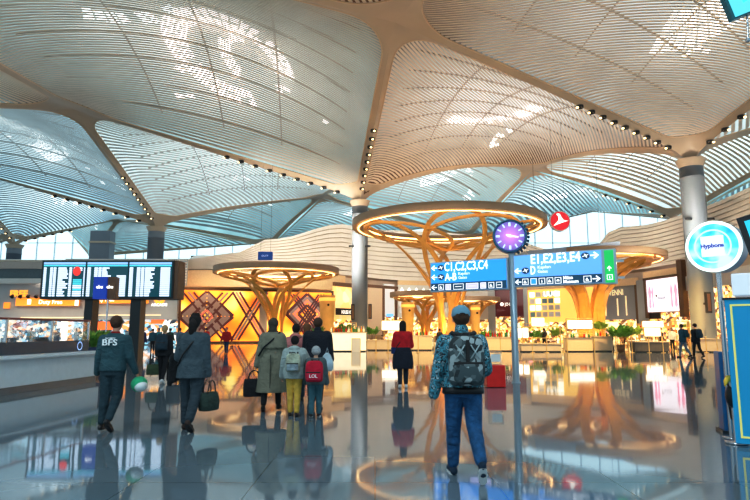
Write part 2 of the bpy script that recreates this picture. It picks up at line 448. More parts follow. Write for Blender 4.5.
for key, q, kw in (
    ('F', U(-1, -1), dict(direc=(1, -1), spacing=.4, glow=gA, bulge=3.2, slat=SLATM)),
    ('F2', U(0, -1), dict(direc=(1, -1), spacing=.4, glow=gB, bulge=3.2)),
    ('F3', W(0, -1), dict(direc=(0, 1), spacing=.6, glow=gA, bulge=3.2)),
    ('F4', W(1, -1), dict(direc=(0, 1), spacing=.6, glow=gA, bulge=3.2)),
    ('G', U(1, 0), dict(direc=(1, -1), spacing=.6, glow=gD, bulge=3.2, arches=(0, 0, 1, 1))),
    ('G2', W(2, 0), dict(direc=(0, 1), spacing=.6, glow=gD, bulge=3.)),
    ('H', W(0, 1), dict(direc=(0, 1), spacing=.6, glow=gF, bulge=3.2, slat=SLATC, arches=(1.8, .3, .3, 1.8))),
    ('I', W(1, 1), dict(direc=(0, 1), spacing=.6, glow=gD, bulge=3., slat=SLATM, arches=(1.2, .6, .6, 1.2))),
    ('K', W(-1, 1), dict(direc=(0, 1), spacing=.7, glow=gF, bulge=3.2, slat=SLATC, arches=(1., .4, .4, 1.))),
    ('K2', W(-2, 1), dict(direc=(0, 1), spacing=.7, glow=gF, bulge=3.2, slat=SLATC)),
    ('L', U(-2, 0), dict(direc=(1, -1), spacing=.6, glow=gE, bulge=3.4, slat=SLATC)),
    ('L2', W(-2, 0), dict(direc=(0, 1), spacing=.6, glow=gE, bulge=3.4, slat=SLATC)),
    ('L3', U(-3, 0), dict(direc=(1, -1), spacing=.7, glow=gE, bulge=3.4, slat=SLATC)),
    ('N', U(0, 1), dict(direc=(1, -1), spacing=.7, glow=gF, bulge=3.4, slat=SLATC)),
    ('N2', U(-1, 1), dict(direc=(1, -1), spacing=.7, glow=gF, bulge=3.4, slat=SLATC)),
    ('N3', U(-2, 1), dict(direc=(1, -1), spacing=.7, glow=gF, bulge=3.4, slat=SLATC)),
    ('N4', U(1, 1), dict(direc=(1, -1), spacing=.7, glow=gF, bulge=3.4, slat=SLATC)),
    ('O1', W(2, 1), dict(direc=(0, 1), spacing=.8, glow=gF, bulge=3.4, slat=SLATC)),
    ):
    panel(key, *q, sky=((.5, .5, .2, .1*T, 1.2*T, .035, 1.2, SKYB, .8), (.62, .66, .22, .4*T, .9*T, .02, 1.2, SKYB, .5)), bars=key in 'HIKG', seg=18, **kw)

# columns under the low nodes
CONC = mm('column_paint', (.17, .20, .235), .45, var=.05, scale=.6)
DARK = mm('dark_metal', (.02, .022, .025), .4, var=0)
def column(c, r, label, rings=True):
    t = thing('column', label, 'column', (c.x, c.y, 0))
    zt = ZC-1.3
    MB().lathe([(r*1.04, 0), (r*1.04, .25), (r, .26), (r, zt-.9), (r*1.02, zt-.9), (r*1.02, zt-.75), (r, zt-.75), (r, zt+.6)], n=40).build('shaft', CONC, t)
    MB().lathe([(r*1.0, zt+.1), (r*1.12, zt+.35), (r*1.16, zt+.5), (r*1.3, zt+.8)], n=40).build('collar', RIBM, t)
    if rings:
        for a in (-2.5, -.65):
            MB().cbox((r*1.12*math.cos(a), r*1.12*math.sin(a), 11.2), (.8, .35, .18), a).build('floodlight', DARK, t)
    return t
cols = [column(Cn(0, 0), .93, 'grey round column left of centre, in front of the shops'),
        column(Cn(1, 0), .98, 'tall grey round column on the right, behind the round lit disc sign'),
        column(Cn(-1, 0), 1.15, 'grey round column rising behind the right end of the flight board'),
        column(Cn(-2, 0), 1.2, 'grey round column at the far left edge beside the flight board'),
        column(Cn(1, 1), 1., 'distant round column half hidden behind the tall right column', False),
        column(Cn(0, 1), 1., 'distant round column hidden behind the signpost clock', False)]
pr = thing('pier', 'wide pale rectangular pier rising behind the middle of the flight board', 'pier', (P(102, 250, 98).x, 98, 0))
MB().box((-1.7, -1, 0), (1.7, 1, 18.5)).build('shaft', CONC, pr)
MB().box((-1.85, -1.1, 16.4), (1.85, 1.1, 16.7)).build('band', RIBM, pr)

# downlights sunk in the ribs
LAMP = mm('warm_lamp', (1, .8, .5), .4, emit=(1., .72, .36), es=3., var=0)
def downlight_proto():
    t = thing('downlight', 'x', 'light')
    MB().lathe([(.0, .02), (.2, .02), (.26, -.1), (.3, -.12), (.3, .1)], n=14).build('housing', DARK, t)
    MB().ell((.3, .05, -.13), (.12, .12, .09), 10, 6).build('bulb', LAMP, t)
    return t
dl = downlight_proto(); first = [True]
def lights_on(c, j, where, n=9, t0=.09, t1=.52, side=.0):
    d = (j-c).to_2d().normalized(); nrm = Vector((-d.y, d.x)); rz = math.atan2(d.y, d.x)
    g = 'downlights in the rib '+where
    for q in range(n):
        p = rib(c, j, t0+(t1-t0)*q/(n-1)); p.z -= .2
        lab = 'black downlight with warm bulb in the rib '+where
        if first[0]:
            first[0] = False; dl.location = p; dl.rotation_euler = (0, 0, rz); tag(dl, lab, None, g)
        else: dup(dl, p, rz, lab, g)
lights_on(Cn(0, 0), Jn(0, 0), 'above the centre column', 9, .09, .5)
lights_on(Cn(1, 0), Jn(0, 0), 'up left of the tall right column', 9, .09, .42)
lights_on(Cn(1, 0), Jn(1, 0), 'up right of the tall right column', 6, .09, .4)
lights_on(Cn(0, 0), Jn(-1, 0), 'left of the centre column', 9, .09, .5)
lights_on(Cn(-1, 0), Jn(-1, 0), 'above the flight board column', 9, .09, .5)
lights_on(Cn(-2, 0), Jn(-2, 1), 'right of the leftmost column', 6, .09, .5)
lights_on(Cn(-1, 0), Jn(-2, 0), 'left of the flight board column', 8, .09, .5)
lights_on(Cn(1, 1), Jn(0, 1), 'left of the distant right column', 6, .1, .5)
lights_on(Cn(-2, 0), Jn(-2, 0), 'above the leftmost column', 4, .09, .3)
# ================================================================ added fill spots
def spot(loc, aim, e, col=(1, .82, .62), ang=110, r=.6, blend=.8):  # serves the added fill spots and the tree uplights
    l = bpy.data.lights.new('spot', 'SPOT'); l.energy = e; l.color = col; l.spot_size = math.radians(ang); l.spot_blend = blend; l.shadow_soft_size = r
    o = bpy.data.objects.new('fill_or_uplight', l); COL.objects.link(o); o.location = loc
    o.rotation_euler = (Vector(aim)-Vector(loc)).to_track_quat('-Z', 'Y').to_euler(); return o
def area(loc, aim, size, e, col=(1, .8, .55)):
    l = bpy.data.lights.new('area', 'AREA'); l.energy = e; l.color = col; l.shape = 'RECTANGLE'; l.size = size[0]; l.size_y = size[1]
    o = bpy.data.objects.new('area_light', l); COL.objects.link(o); o.location = loc
    o.rotation_euler = (Vector(aim)-Vector(loc)).to_track_quat('-Z', 'Y').to_euler(); return o
spot((2, 36, 4), (4, 44, 24), 2500, (1, .80, .62), 150)  # added unseen fill, brightens the near vaults from below
spot((-16, 34, 4), (-16, 42, 24), 1500, (1, .90, .80), 150)
spot((24, 30, 4), (22, 34, 24), 2600, (1, .78, .58), 150)
spot((12, 62, 8), (12, 66, 24), 2600, (1, .75, .52), 150)
spot((-35, 62, 6), (-36, 60, 24), 2400, (1, .84, .7), 150)
# added cool fill spots behind the viewer, in place of roof daylight
spot((-8, -3, 15), (-4, 12, 0), 3800, (.80, .93, 1), 120, 1.2)
spot((6, -3, 15), (4, 12, 0), 2000, (.85, .94, 1), 120, 1.2)
# ================================================================ the shops hall behind
# plan curve of the louvred bulkhead; (px, distance)
BULK = mm('bulkhead_board', (.80, .70, .60), .5, var=.06, scale=.3)
BULKD = mm('bulkhead_gap', (.5, .42, .36), .6, var=0)
curve = [(-140, 74), (60, 73), (180, 71), (260, 71), (330, 76), (400, 88), (450, 90), (520, 86), (600, 78), (660, 69), (720, 58), (790, 47), (900, 38)]
def plan(px):
    for (a, ya), (b_, yb) in zip(curve, curve[1:]):
        if a <= px <= b_:
            t = (px-a)/(b_-a); t2 = t
            return ya+(yb-ya)*t2
    return curve[0][1] if px < curve[0][0] else curve[-1][1]
def smooth_plan(px): return sum(plan(px+d) for d in (-24, -12, 0, 12, 24))/5
tops = [(-140, 11.), (60, 10.6), (180, 10.4), (230, 11.2), (270, 13.2), (350, 16.4), (430, 17.2), (500, 16.2), (560, 13.2), (604, 12.9), (618, 15.2), (660, 14.6), (720, 14.6), (790, 14.8), (900, 15)]
def top(px):
    for (a, ya), (b_, yb) in zip(tops, tops[1:]):
        if a <= px <= b_:
            t = (px-a)/(b_-a); t = t*t*(3-2*t); return ya+(yb-ya)*t
    return tops[-1][1]
def wallpt(px, z, push=0.):
    Y = smooth_plan(px)+push; X = (px-375)/F*Y*CP; return Vector((X+0.0, Y, z))
bulk = bpy.data.objects.new('wall_back', None); COL.objects.link(bulk); bulk['kind'] = 'structure'
pxs = list(range(-140, 901, 13)); ZB = 9.1
mb = MB()      # backing
vs = []; fs = []
for i, px in enumerate(pxs):
    vs += [wallpt(px, ZB, .5), wallpt(px, top(px), 1.4)]
    if i: fs.append((2*i-2, 2*i, 2*i+1, 2*i-1))
mb.add(vs, fs, True); mb.build('backing', BULKD, bulk)
mb = MB()      # long curved boards, following the sweep of the top edge
NB = 11
for k in range(NB):
    a, b_ = k/NB, (k+.86)/NB
    vs = []; fs = []
    for i, px in enumerate(pxs):
        h = top(px)-ZB; wav = .35*math.sin(px/60.+k*.5)*(k/NB)
        z0, z1 = ZB+h*a, ZB+h*b_
        q0 = -.25-.5*a+wav*.0; 
        vs += [wallpt(px, z0, .5), wallpt(px, z0, q0+.15+.9*a), wallpt(px, z1, q0+.35+.9*a), wallpt(px, z1, .9)]
        if i:
            o = 4*i
            for q in range(3): fs.append((o-4+q, o+q, o+q+1, o-3+q))
    mb.add(vs, fs)
mb.build('louvre_boards', BULK, bulk)
# soffit under the bulkhead and the shopfront wall
SHOPW = mm('shopfront_stone', (.50, .41, .33), .5, var=.05, scale=.3)
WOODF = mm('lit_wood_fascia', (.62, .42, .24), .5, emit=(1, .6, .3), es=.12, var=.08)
mb = MB(); vs = []; fs = []
for i, px in enumerate(pxs):
    vs += [wallpt(px, ZB, -.2), wallpt(px, ZB-.1, 2.5)]
    if i: fs.append((2*i-2, 2*i-1, 2*i+1, 2*i))
mb.add(vs, fs); mb.build('soffit', BULKD, bulk)
def strip(name, px0, px1, z0, z1, m, push=0., step=8, parent=None, thick=.3):
    n = max(1, int(abs(px1-px0)/step)); vs = []; fs = []
    for i in range(n+1):
        px = px0+(px1-px0)*i/n
        vs += [wallpt(px, z0, push), wallpt(px, z1, push), wallpt(px, z1, push+thick), wallpt(px, z0, push+thick)]
        if i:
            o = 4*i
            for q in range(4): fs.append((o-4+q, o+q, o+(q+1) % 4, o-4+(q+1) % 4))
    o = 4*n; fs += [(0, 1, 2, 3), (o+3, o+2, o+1, o)]
    mb = MB().add(vs, fs)
    if parent is not None and parent.get('category') or (parent is not None and parent.location.length > 0):
        mb.v = [v-parent.location for v in mb.v]
    return mb.build(name, m, parent)
wallb = bpy.data.objects.new('wall_shops', None); COL.objects.link(wallb); wallb['kind'] = 'structure'
GLOWW = ramp_mat('shop_interior_glow', 'cells', .9, [(0, (.30, .12, .03)), (.25, (.95, .45, .10)), (.5, (1., .62, .20)), (.75, (1, .8, .45)), (.95, (.22, .12, .06))], emit=.75, interp='CONSTANT', stretch=(1, 1, 1.4))
strip('back_panel', 176, 760, 0, 9.2, SHOPW, 2.4, parent=wallb)
strip('fascia', 176, 345, 6.9, 9.0, WOODF, .0, parent=wallb)
# opaque hall closing wall far behind: pale glazing with arches
GLZ = mat('hall_glazing', (.7, .85, .9), .2, emit=(.72, .90, .96), es=1.05, var=0)
FRM = mm('white_frame', (.75, .8, .82), .4, var=0)
win = bpy.data.objects.new('window_1', None); COL.objects.link(win); win['kind'] = 'structure'
MB().box((-165, 160, 0), (150, 160.4, 40)).build('pane', GLZ, win)
mb = MB()
for x in range(-160, 150, 5): mb.box((x-.12, 159.6, 0), (x+.12, 160, 40))
for z in (8, 12, 16, 20, 26): mb.box((-165, 159.6, z-.1), (150, 160, z+.1))
mb.build('mullions', FRM, win)
# ================================================================ shopfronts standing along the curved wall
def zat(y, Y): return EYE + (331-y)/F*Y
class Front:
    """a shopfront on the chord between two pixels of the wall plan; local x to the right, y away"""
    def __init__(s, px0, px1, label, cat='shopfront', push=-.3, name='shopfront', Y=None):
        if Y is None: a, b_ = wallpt(px0, 0, push), wallpt(px1, 0, push)
        else: a, b_ = Vector(((px0-375)/F*Y*CP, Y, 0)), Vector(((px1-375)/F*Y*CP, Y, 0))
        s.px0, s.px1 = px0, px1; s.a, s.b = a, b_; s.Y = (a.y+b_.y)/2; s.w = (b_-a).length
        d = b_-a; s.t = thing(name, label, cat, (a+b_)/2, math.atan2(d.y, d.x))
    def x(s, px): return ((px-s.px0)/(s.px1-s.px0)-.5)*s.w
    def z(s, y): return zat(y, s.Y)
    def rect(s, name, px0, y0, px1, y1, m, yo=0, th=.1, parent=None):
        return MB().box((s.x(px0), yo, s.z(y1)), (s.x(px1), yo+th, s.z(y0))).build(name, m, parent or s.t)
    def rects(s, name, lst, m, yo=0, th=.1, parent=None):
        for (a, b_, c, d) in lst: s.rect(name, a, b_, c, d, m, yo, th, parent)
    def text(s, name, body, px, y, h, m, yo=-.03, align='CENTER', bold=.01, sx=1., parent=None):
        return text(name, body, h/F*s.Y/.7, m, parent or s.t, (s.x(px), yo, s.z(y)), align=align, bold=bold, sx=sx)
WHITE = mm('white_paint', (.78, .77, .74), .5, var=.03)
WLIT = mm('white_light', (1, 1, 1), .5, emit=(1., .93, .80), es=1.35, var=0)
CREAM = mm('cream_lit', (.9, .75, .5), .5, emit=(1., .72, .38), es=.75, var=0)
ORG = mm('orange_sign', (.9, .30, .04), .5, emit=(1., .30, .03), es=.85, var=.05)
MAROON = mm('maroon_panel', (.12, .02, .03), .4, emit=(.3, .03, .04), es=.1, var=.05)
GREY = mm('grey_panel', (.42, .43, .44), .45, var=.04, scale=.6)
LGREY = mm('light_grey_panel', (.62, .60, .57), .45, var=.04, scale=.6)
BROWN = mm('brown_frame', (.16, .08, .045), .5, var=.1)
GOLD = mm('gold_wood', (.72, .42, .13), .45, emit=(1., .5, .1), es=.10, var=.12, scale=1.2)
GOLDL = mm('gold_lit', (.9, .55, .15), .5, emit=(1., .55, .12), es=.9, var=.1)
BLACK = mm('black', (.012, .012, .014), .4, var=0)
INT = ramp_mat('glowing_goods', 'cells', 2.6, [(0, (.16, .07, .03)), (.2, (1., .50, .12)), (.42, (1., .72, .30)), (.6, (1, .88, .6)), (.78, (.75, .28, .08)), (.9, (.12, .08, .05))], emit=1.25, interp='CONSTANT', stretch=(1, 1, 1.3))  # shop lighting put into the emission of the goods cells
INTB = ramp_mat('glowing_goods_mixed', 'cells', 2.6, [(0, (.04, .05, .07)), (.18, (.75, .35, .14)), (.36, (.95, .80, .62)), (.5, (.25, .55, .75)), (.62, (.10, .25, .38)), (.74, (.85, .85, .9)), (.88, (.08, .10, .12))], emit=.8, interp='CONSTANT', stretch=(1, 1, 1.3))  # same emissive stand-in for shop light, mixed colours
# ---- the glowing carpet-pattern wall
PATT = ramp_mat('carpet_pattern_glow', 'noise', .28, [(.30, (.95, .14, .02)), (.42, (1., .30, .02)), (.52, (1., .52, .06)), (.62, (1., .80, .25)), (.70, (1., .35, .04))], emit=1.05, detail=1.5)
PGREY = mm('pattern_grey', (.23, .18, .17), .5, emit=(.30, .18, .14), es=.4, var=.1)
PDARK = mm('pattern_dark', (.06, .02, .02), .5, emit=(.14, .03, .03), es=.5, var=.1)
PPINK = mm('pattern_pink', (.5, .15, .12), .5, emit=(.85, .28, .18), es=.7, var=.1)
f = Front(180, 331, 'long glowing orange wall with a grey diamond lattice pattern behind the crowd', 'wall panel', push=-.1, name='pattern_wall')
f.rect('glow_panel', 180, 292, 331, 343, PATT, 0, .3)
f.rects('frame', [(178, 290, 333, 292), (178, 290, 180, 343), (331, 290, 333, 343)], BROWN, -.3, .5)
f.rect('plinth', 180, 341, 331, 344, BROWN, -.3, .5)
K = f.Y/F
def lattice(cx, cy, R, mats, name):
    mb = {}
    for k, (r, w_, m_) in enumerate(mats):
        for a in (45, 135, 225, 315):
            ca, sa = math.cos(math.radians(a)), math.sin(math.radians(a))
            # side of the diamond: centre at distance r/sqrt2
            c = Vector((f.x(cx)+ca*r*K/1.414, -.06-.02*k, f.z(cy)+sa*r*K/1.414))
            q = MB().box((-r*K/1.414*1.0, -.02, -w_*K/2), (r*K/1.414*1.0, .02, w_*K/2))
            q.xf(Matrix.Translation(c) @ Matrix.Rotation(-math.radians(a+90), 4, 'Y'))
            zl, zh = f.z(341), f.z(292.5)
            q.v = [Vector((v.x, v.y, min(zh, max(zl, v.z)))) for v in q.v]
            mb.setdefault(m_.name, [MB(), m_])[0].add(q.v, q.f)
    for nme, (b_, m_) in mb.items(): b_.build(name, m_, f.t)
lattice(204, 317, 25, [(25, 4, PDARK), (21, 4, PGREY), (17, 3, PGREY), (13.5, 3, PDARK), (10, 3, PGREY), (6, 2, PPINK)], 'diamond_lattice')
lattice(305, 314, 22, [(21, 3.5, PDARK), (17, 3, PGREY), (13, 2, PPINK), (9, 3, PDARK)], 'diamond_lattice')
def band(x0, y0, x1, y1, w_, m_, k=0):
    a = Vector((f.x(x0), -.14-.02*k, f.z(y0))); b_ = Vector((f.x(x1), -.14-.02*k, f.z(y1))); d = (b_-a).normalized(); n = Vector((-d.z, 0, d.x))*w_*K/2
    y = Vector((0, .02, 0)); MB().add([a-n-y, a+n-y, b_+n-y, b_-n-y, a-n+y, a+n+y, b_+n+y, b_-n+y], [(0, 1, 2, 3), (7, 6, 5, 4), (0, 4, 5, 1), (2, 6, 7, 3), (1, 5, 6, 2), (3, 7, 4, 0)]).build('diagonal_band', m_, f.t)
for q in (-5, 0, 5):
    band(186+q, 294, 226+q, 340, 2.0, PDARK if q else PGREY); band(224+q, 294, 186+q, 338, 2.0, PDARK if q else PGREY, 1)
    band(232+q*.7, 293, 262+q*.7, 340, 2.2, PDARK if q else PPINK); band(260+q*.7, 293, 232+q*.7, 340, 2.2, PDARK if q else PGREY, 1)
    band(290+q*.6, 294, 322+q*.6, 336, 1.8, PDARK); band(320+q*.6, 294, 292+q*.6, 336, 1.8, PDARK, 1)
# ---- yellow tiled shop left of the centre column
YT = ramp_mat('yellow_tiles_glow', 'cells', 1.1, [(0, (.95, .62, .22)), (.5, (1., .72, .32)), (.9, (1., .80, .45))], emit=.75, interp='CONSTANT')
f = Front(333, 366, 'yellow tiled shopfront with a black sign, left of the centre column', push=-.2)
f.rect('tiled_wall', 333, 288, 366, 320, YT, 0, .3); f.rect('interior', 333, 320, 366, 342, INT, .4, .2)
f.rect('lintel', 333, 284, 366, 287.6, BROWN, -.2, .5)
sg = f.rect('sign_board', 330, 309.5, 352, 316, BLACK, -1.2, .2); f.text('sign_lettering', 'HOUSE HOUSE', 341, 314.6, 3.2, WLIT, yo=-1.24, parent=None, sx=.62)
f = Front(366, 398, 'beige panelled shopfront with a white text pillar, right of the centre column', push=-.3)
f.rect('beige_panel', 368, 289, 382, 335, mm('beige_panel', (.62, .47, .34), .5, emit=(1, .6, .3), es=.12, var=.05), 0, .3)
f.rects('brown_frame', [(366, 286, 398, 289), (382, 289, 384, 336), (394.5, 289, 397, 322)], BROWN, -.1, .4)
f.rect('white_pillar', 384, 284, 394.5, 316, mm('white_lit_pillar', (.8, .8, .78), .4, emit=(.9, .9, .9), es=.25, var=.03), 0, .3)
f.rects('screen_row', [(386, 314, 393, 317)], mm('blue_screen', (.1, .3, .7), .3, emit=(.2, .5, 1), es=1., var=0), -.05, .05)
f.rect('interior', 384, 317, 398, 340, INT, .1, .2)
f = Front(398, 452, 'white shop wall with a row of white triangles behind the small golden canopies', push=-.3)
f.rect('wall_panel', 398, 286, 452, 318, LGREY, 0, .3); f.rect('interior', 398, 318, 452, 342, INT, .1, .2)
for q in range(7):
    px = 402+q*7.2; MB().prism([(f.x(px-3), f.z(293.5)), (f.x(px+3), f.z(293.5)), (f.x(px), f.z(288.5))], -.08, 0).build('triangle', WLIT, f.t)
for q in range(8):
    for r_ in range(3): MB().ell((f.x(401+q*6.6), -.02, f.z(299+r_*6)), (.38, .06, .45), 8, 5).build('disc', WHITE, f.t)
f.rect('fascia', 398, 281.5, 452, 286, WOODF, -.2, .5)
f = Front(452, 496, 'pale grey shopfront with white letters left of the maroon panel', push=-.3)
f.rect('wall_panel', 452, 286, 489, 320, LGREY, 0, .3); f.rect('pilaster', 489, 284, 496, 340, GREY, -.3, .6); f.rect('interior', 452, 320, 489, 342, INT, .1, .2)
f.text('lettering', 'OUUO', 470, 303.5, 4.2, WLIT, sx=1.1)
f.rect('fascia', 452, 281, 496, 286, WOODF, -.2, .5)
f = Front(496, 529, 'maroon sign panel with a white emblem behind the signpost', push=-.3)
f.rect('wall_panel', 496, 290, 525, 317, MAROON, 0, .3); f.rect('interior', 496, 317, 525, 342, INT, .1, .2)
f.rect('fascia', 496, 281, 529, 290, WOODF, -.1, .4); f.rect('pilaster', 525, 288, 529, 340, GREY, -.3, .6)
MB().lathe([(0, 0), (.30, 0)], n=6).xf(Matrix.Translation((f.x(503), -.06, f.z(304.5))) @ Matrix.Rotation(PI/2, 4, 'X')).build('emblem', WLIT, f.t)
f.text('lettering', 'JO·LINE', 506, 306, 3., WLIT, align='LEFT', sx=.75)
# gridded display wall
f = Front(529, 601, 'golden shopfront with a grid of small white display squares behind the golden tree', push=-.3)
f.rect('wall_panel', 529, 289, 601, 322, GOLDL, 0, .3); f.rect('interior', 529, 322, 601, 342, INT, .1, .2); f.rect('fascia', 529, 281, 601, 289, WOODF, -.1, .4)
cols_ = [WLIT, WHITE, LGREY, mm('teal_square', (.2, .35, .38), .5, var=0)]
for r_ in range(4):
    for q in range(5):
        px = 531.5+q*6.6; y = 291.5+r_*6.8
        f.rect('display_square', px, y, px+5, y+5, cols_[random.choice((0, 0, 1, 2, 3))], -.12, .12)
f.text('lettering', 'UUC', 554, 296.2, 5, WLIT, yo=-.2, bold=.03)
f = Front(601, 640, 'grey glass shopfront with golden capital letters right of the golden tree', push=-.3)
f.rect('wall_panel', 602, 287, 638, 320, mm('smoked_glass', (.33, .33, .34), .25, var=.03), 0, .3); f.rect('interior', 602, 320, 638, 342, INT, .1, .2)
f.rect('fascia', 601, 280, 640, 287, WOODF, -.2, .5)
f.text('lettering', 'VENNI', 619, 295.6, 5.5, CREAM, bold=.02, sx=.8)
f.rects('reveal_lights', [(607, 300, 608, 316), (619.5, 299, 620.5, 316), (628, 297, 629, 316)], CREAM, -.06, .06)
f = Front(640, 690, 'tall shopfront with a big pink and white advertising screen beside the right column', push=-.6)
f.rect('pilaster', 640, 278, 650, 342, GREY, -.1, .6); f.rect('side_reveal', 636.5, 279, 640.5, 336, BROWN, 0, .6)
f.rect('fascia', 648, 270.5, 688, 278, WOODF, -.1, .5)
f.rects('brown_frame', [(649, 277, 688, 279), (684, 264, 688.5, 318), (649.5, 279, 651.5, 318)], BROWN, -.3, .6)
scr = f.rect('screen', 651.5, 279.5, 684, 312, mm('pink_screen', (.9, .85, .9), .3, emit=(1., .90, .98), es=1.15, var=0), -.15, .2)
PK = mm('pink_figure', (.9, .3, .4), .4, emit=(1., .42, .55), es=.9, var=.1)
for px, s_ in ((655, 1), (658, .7), (677, .8), (681, 1.)):
    MB().lathe([(0, 0), (.25*s_, .3), (.15*s_, 1.3), (.32*s_, 2.0), (.12*s_, 2.7), (0, 2.9)], (f.x(px), -.2, f.z(311)+.2), n=10, sy=.1).build('dancer_shape', PK, scr)
f.text('screen_lettering', 'N.ALIA', 667, 300, 3, mm('grey_text', (.3, .3, .35), .5, var=0), yo=-.2, parent=scr, sx=.9)
MB().lathe([(0, 0), (.18, 0)], n=6).xf(Matrix.Translation((f.x(661.5), -.18, f.z(296))) @ Matrix.Rotation(PI/2, 4, 'X')).build('emblem', BROWN, scr)
f.rect('dark_slot', 651, 313, 662, 319, BLACK, 0, .2); f.rect('interior', 650, 313, 688, 342, INT, .25, .2)
f = Front(690, 780, 'bright shop interior right of the tall column behind the blue kiosk', push=-.3)
f.rect('interior', 690, 286, 780, 341, INT, .1, .2); f.rect('fascia', 690, 270, 780, 286, LGREY, -.1, .4)
# ---- shops at the left, under the flight board
f = Front(-70, 176, 'grey duty free shopfront with orange sign bands under the flight board', push=0, Y=62)
f.rect('wall_panel', -70, 284, 176, 320, GREY, 0, .4)
f.rect('cornice', -70, 281.5, 176, 284.5, LGREY, -.5, .9)
f.rect('interior', -70, 320, 176, 344, INTB, .3, .2)
b1 = f.rect('sign_band', 16, 298.5, 79, 306.5, ORG, -.5, .2); f.rect('sign_band', 91, 295.5, 148, 304, ORG, -.5, .2); f.rect('sign_band', 3, 303, 9, 309, ORG, -.3, .1)
f.text('sign_lettering', 'Duty Free', 51, 304.6, 4, WLIT, yo=-.54, sx=1.0); f.text('sign_lettering', 'Duty Free', 104, 302, 4, WLIT, yo=-.54, sx=.9)
f.rects('sign_mark', [(28, 300, 31.5, 305), (75.5, 298.6, 79, 306.4), (110, 297, 112, 302)], WLIT, -.56, .04)
f.text('orange_lettering', 'FREE', 16, 297, 6, mm('orange_letters', (.9, .4, .05), .5, emit=(1., .42, .05), es=1.2, var=0), yo=-.1, bold=.04)
MB().lathe([(.28, 0), (.62, 0)], n=16).xf(Matrix.Translation((f.x(158), -.06, f.z(299))) @ Matrix.Rotation(PI/2, 4, 'X')).build('ring_emblem', mm('orange_letters'), f.t)
f.text('white_lettering', 'ARCADE', 158, 306.5, 2.6, WLIT, yo=-.06, sx=1.1)
for q in range(10): MB().cyl((f.x(14+q*8), -.7, f.z(296.5)), (f.x(14+q*8), -.9, f.z(298)), .14, .22, 8).build('spotlight', BLACK, f.t)
f.rects('light_cove', [(20, 317.5, 90, 318.5), (96, 315, 160, 316)], CREAM, -.1, .1)
f.rects('red_shelf', [(96, 322, 112, 330), (150, 319, 163, 324)], mm('red_lit', (.8, .1, .03), .5, emit=(1, .2, .04), es=.9, var=.1), .1, .2)
f.rects('white_shelf', [(60, 321, 66, 341), (88, 320, 96, 338), (162, 322, 168, 340)], WLIT, .1, .2)
f = Front(-70, 60, 'dark glazed gallery above the shops at the far left', 'gallery', push=0, Y=70, name='gallery')
f.rect('parapet', -70, 262, 60, 269, mm('gallery_beige', (.42, .36, .32), .5, var=.05), 0, .4); f.rect('glazing', -70, 269, 60, 279, mm('gallery_glass', (.05, .09, .11), .1, var=.1), .2, .1); f.rect('ledge', -70, 279, 60, 285, LGREY, -.1, .4)
f = Front(60, 184, 'grey slatted upper wall behind the right end of the flight board', 'wall panel', push=0, Y=70, name='upper_wall')
f.rect('panel', 60, 259, 184, 286, GREY, 0, .4)
for q in range(9): MB().box((f.x(60), -.1, f.z(261+q*2.8)), (f.x(184), 0, f.z(260+q*2.8))).build('slat', BULK, f.t)
# things on the roof left of centre
f = Front(186, 226, 'white vaulted skylight cap with dark machinery on the shop roof', 'roof unit', Y=73, name='roof_unit')
f.rect('deck', 184, 262, 262, 268, BULKD, 0, .5)
mb = MB().ell((f.x(200), 0, f.z(263)), (2.1, .8, 1.), 14, 8); mb.build('cap', WHITE, f.t)
f.rects('dark_units', [(188, 256, 192, 262), (194, 258, 205, 262), (207, 257, 211, 262)], BLACK, -.2, .4)
BLUE = mm('dark_blue_box', (.01, .05, .22), .4, emit=(.02, .12, .5), es=.3, var=.1)
t = thing('hanging_sign', 'small dark blue box sign hanging above the left golden canopy', 'sign', P(265.5, 256, 58))
MB().cbox((0, 0, 0), (1.45, .5, .85), bev=.03).build('box', BLUE, t); text('lettering', 'DUTY', .26, mm('sign_pale', (.5, .6, .8), .5, emit=(.4, .5, .9), es=.5, var=0), t, (0, -.27, -.1), align='CENTER')
for x_ in (-.5, .5): MB().cyl((x_, 0, .4), (x_, 0, 9.5), .012, n=6).build('hanger', DARK, t)
# grey flat roof slab behind the right sign
t = thing('canopy_roof', 'flat blue-grey roof slab behind the right half of the direction sign', 'roof', P(572, 250, 52))
a, b_, c, d = P(528, 251, 52)-t.location, P(620, 241, 52)-t.location, P(620, 252, 52)-t.location, P(528, 262, 52)-t.location
yy = Vector((0, 2.5, .2))
MB().add([a, b_, c, d, a+yy, b_+yy, c+yy, d+yy], [(3, 2, 1, 0), (4, 5, 6, 7), (0, 1, 5, 4), (2, 3, 7, 6), (1, 2, 6, 5), (0, 4, 7, 3)]).build('slab', mm('blue_grey', (.30, .36, .46), .4, var=.04), t)
for x_ in (-3, 3): MB().cyl((x_, 1, 0), (x_, 1, 9), .012, n=6).build('hanger', DARK, t)
# round red airline emblem hung in the hall
t = thing('round_sign', 'round red sign with a white bird emblem above the direction sign', 'sign', P(560, 221, 50))
R_ = .88
def disc(r, y0, y1): return MB().cyl((0, y0, 0), (0, y1, 0), r, n=40, smooth=False)
disc(R_*1.05, .0, .3).build('rim', WHITE, t); disc(R_*.94, -.04, 0).build('face', mm('red_face', (.75, .02, .03), .4, emit=(.9, .03, .05), es=.55, var=.03), t)
bird = [(-.70, -.52), (-.30, -.36), (.20, -.18), (.80, .02), (.50, .04), (.30, .12), (.14, .34), (.04, .62), (-.10, .76), (-.38, .72), (-.20, .50), (-.14, .22), (-.22, .0), (-.40, -.20)]
MB().prism([(x*R_, z*R_) for x, z in bird], -.08, -.04).build('bird_emblem', WLIT, t)
for x_ in (-.5, .5): MB().cyl((x_, .15, .6), (x_, .15, 9), .01, n=6).build('hanger', DARK, t)

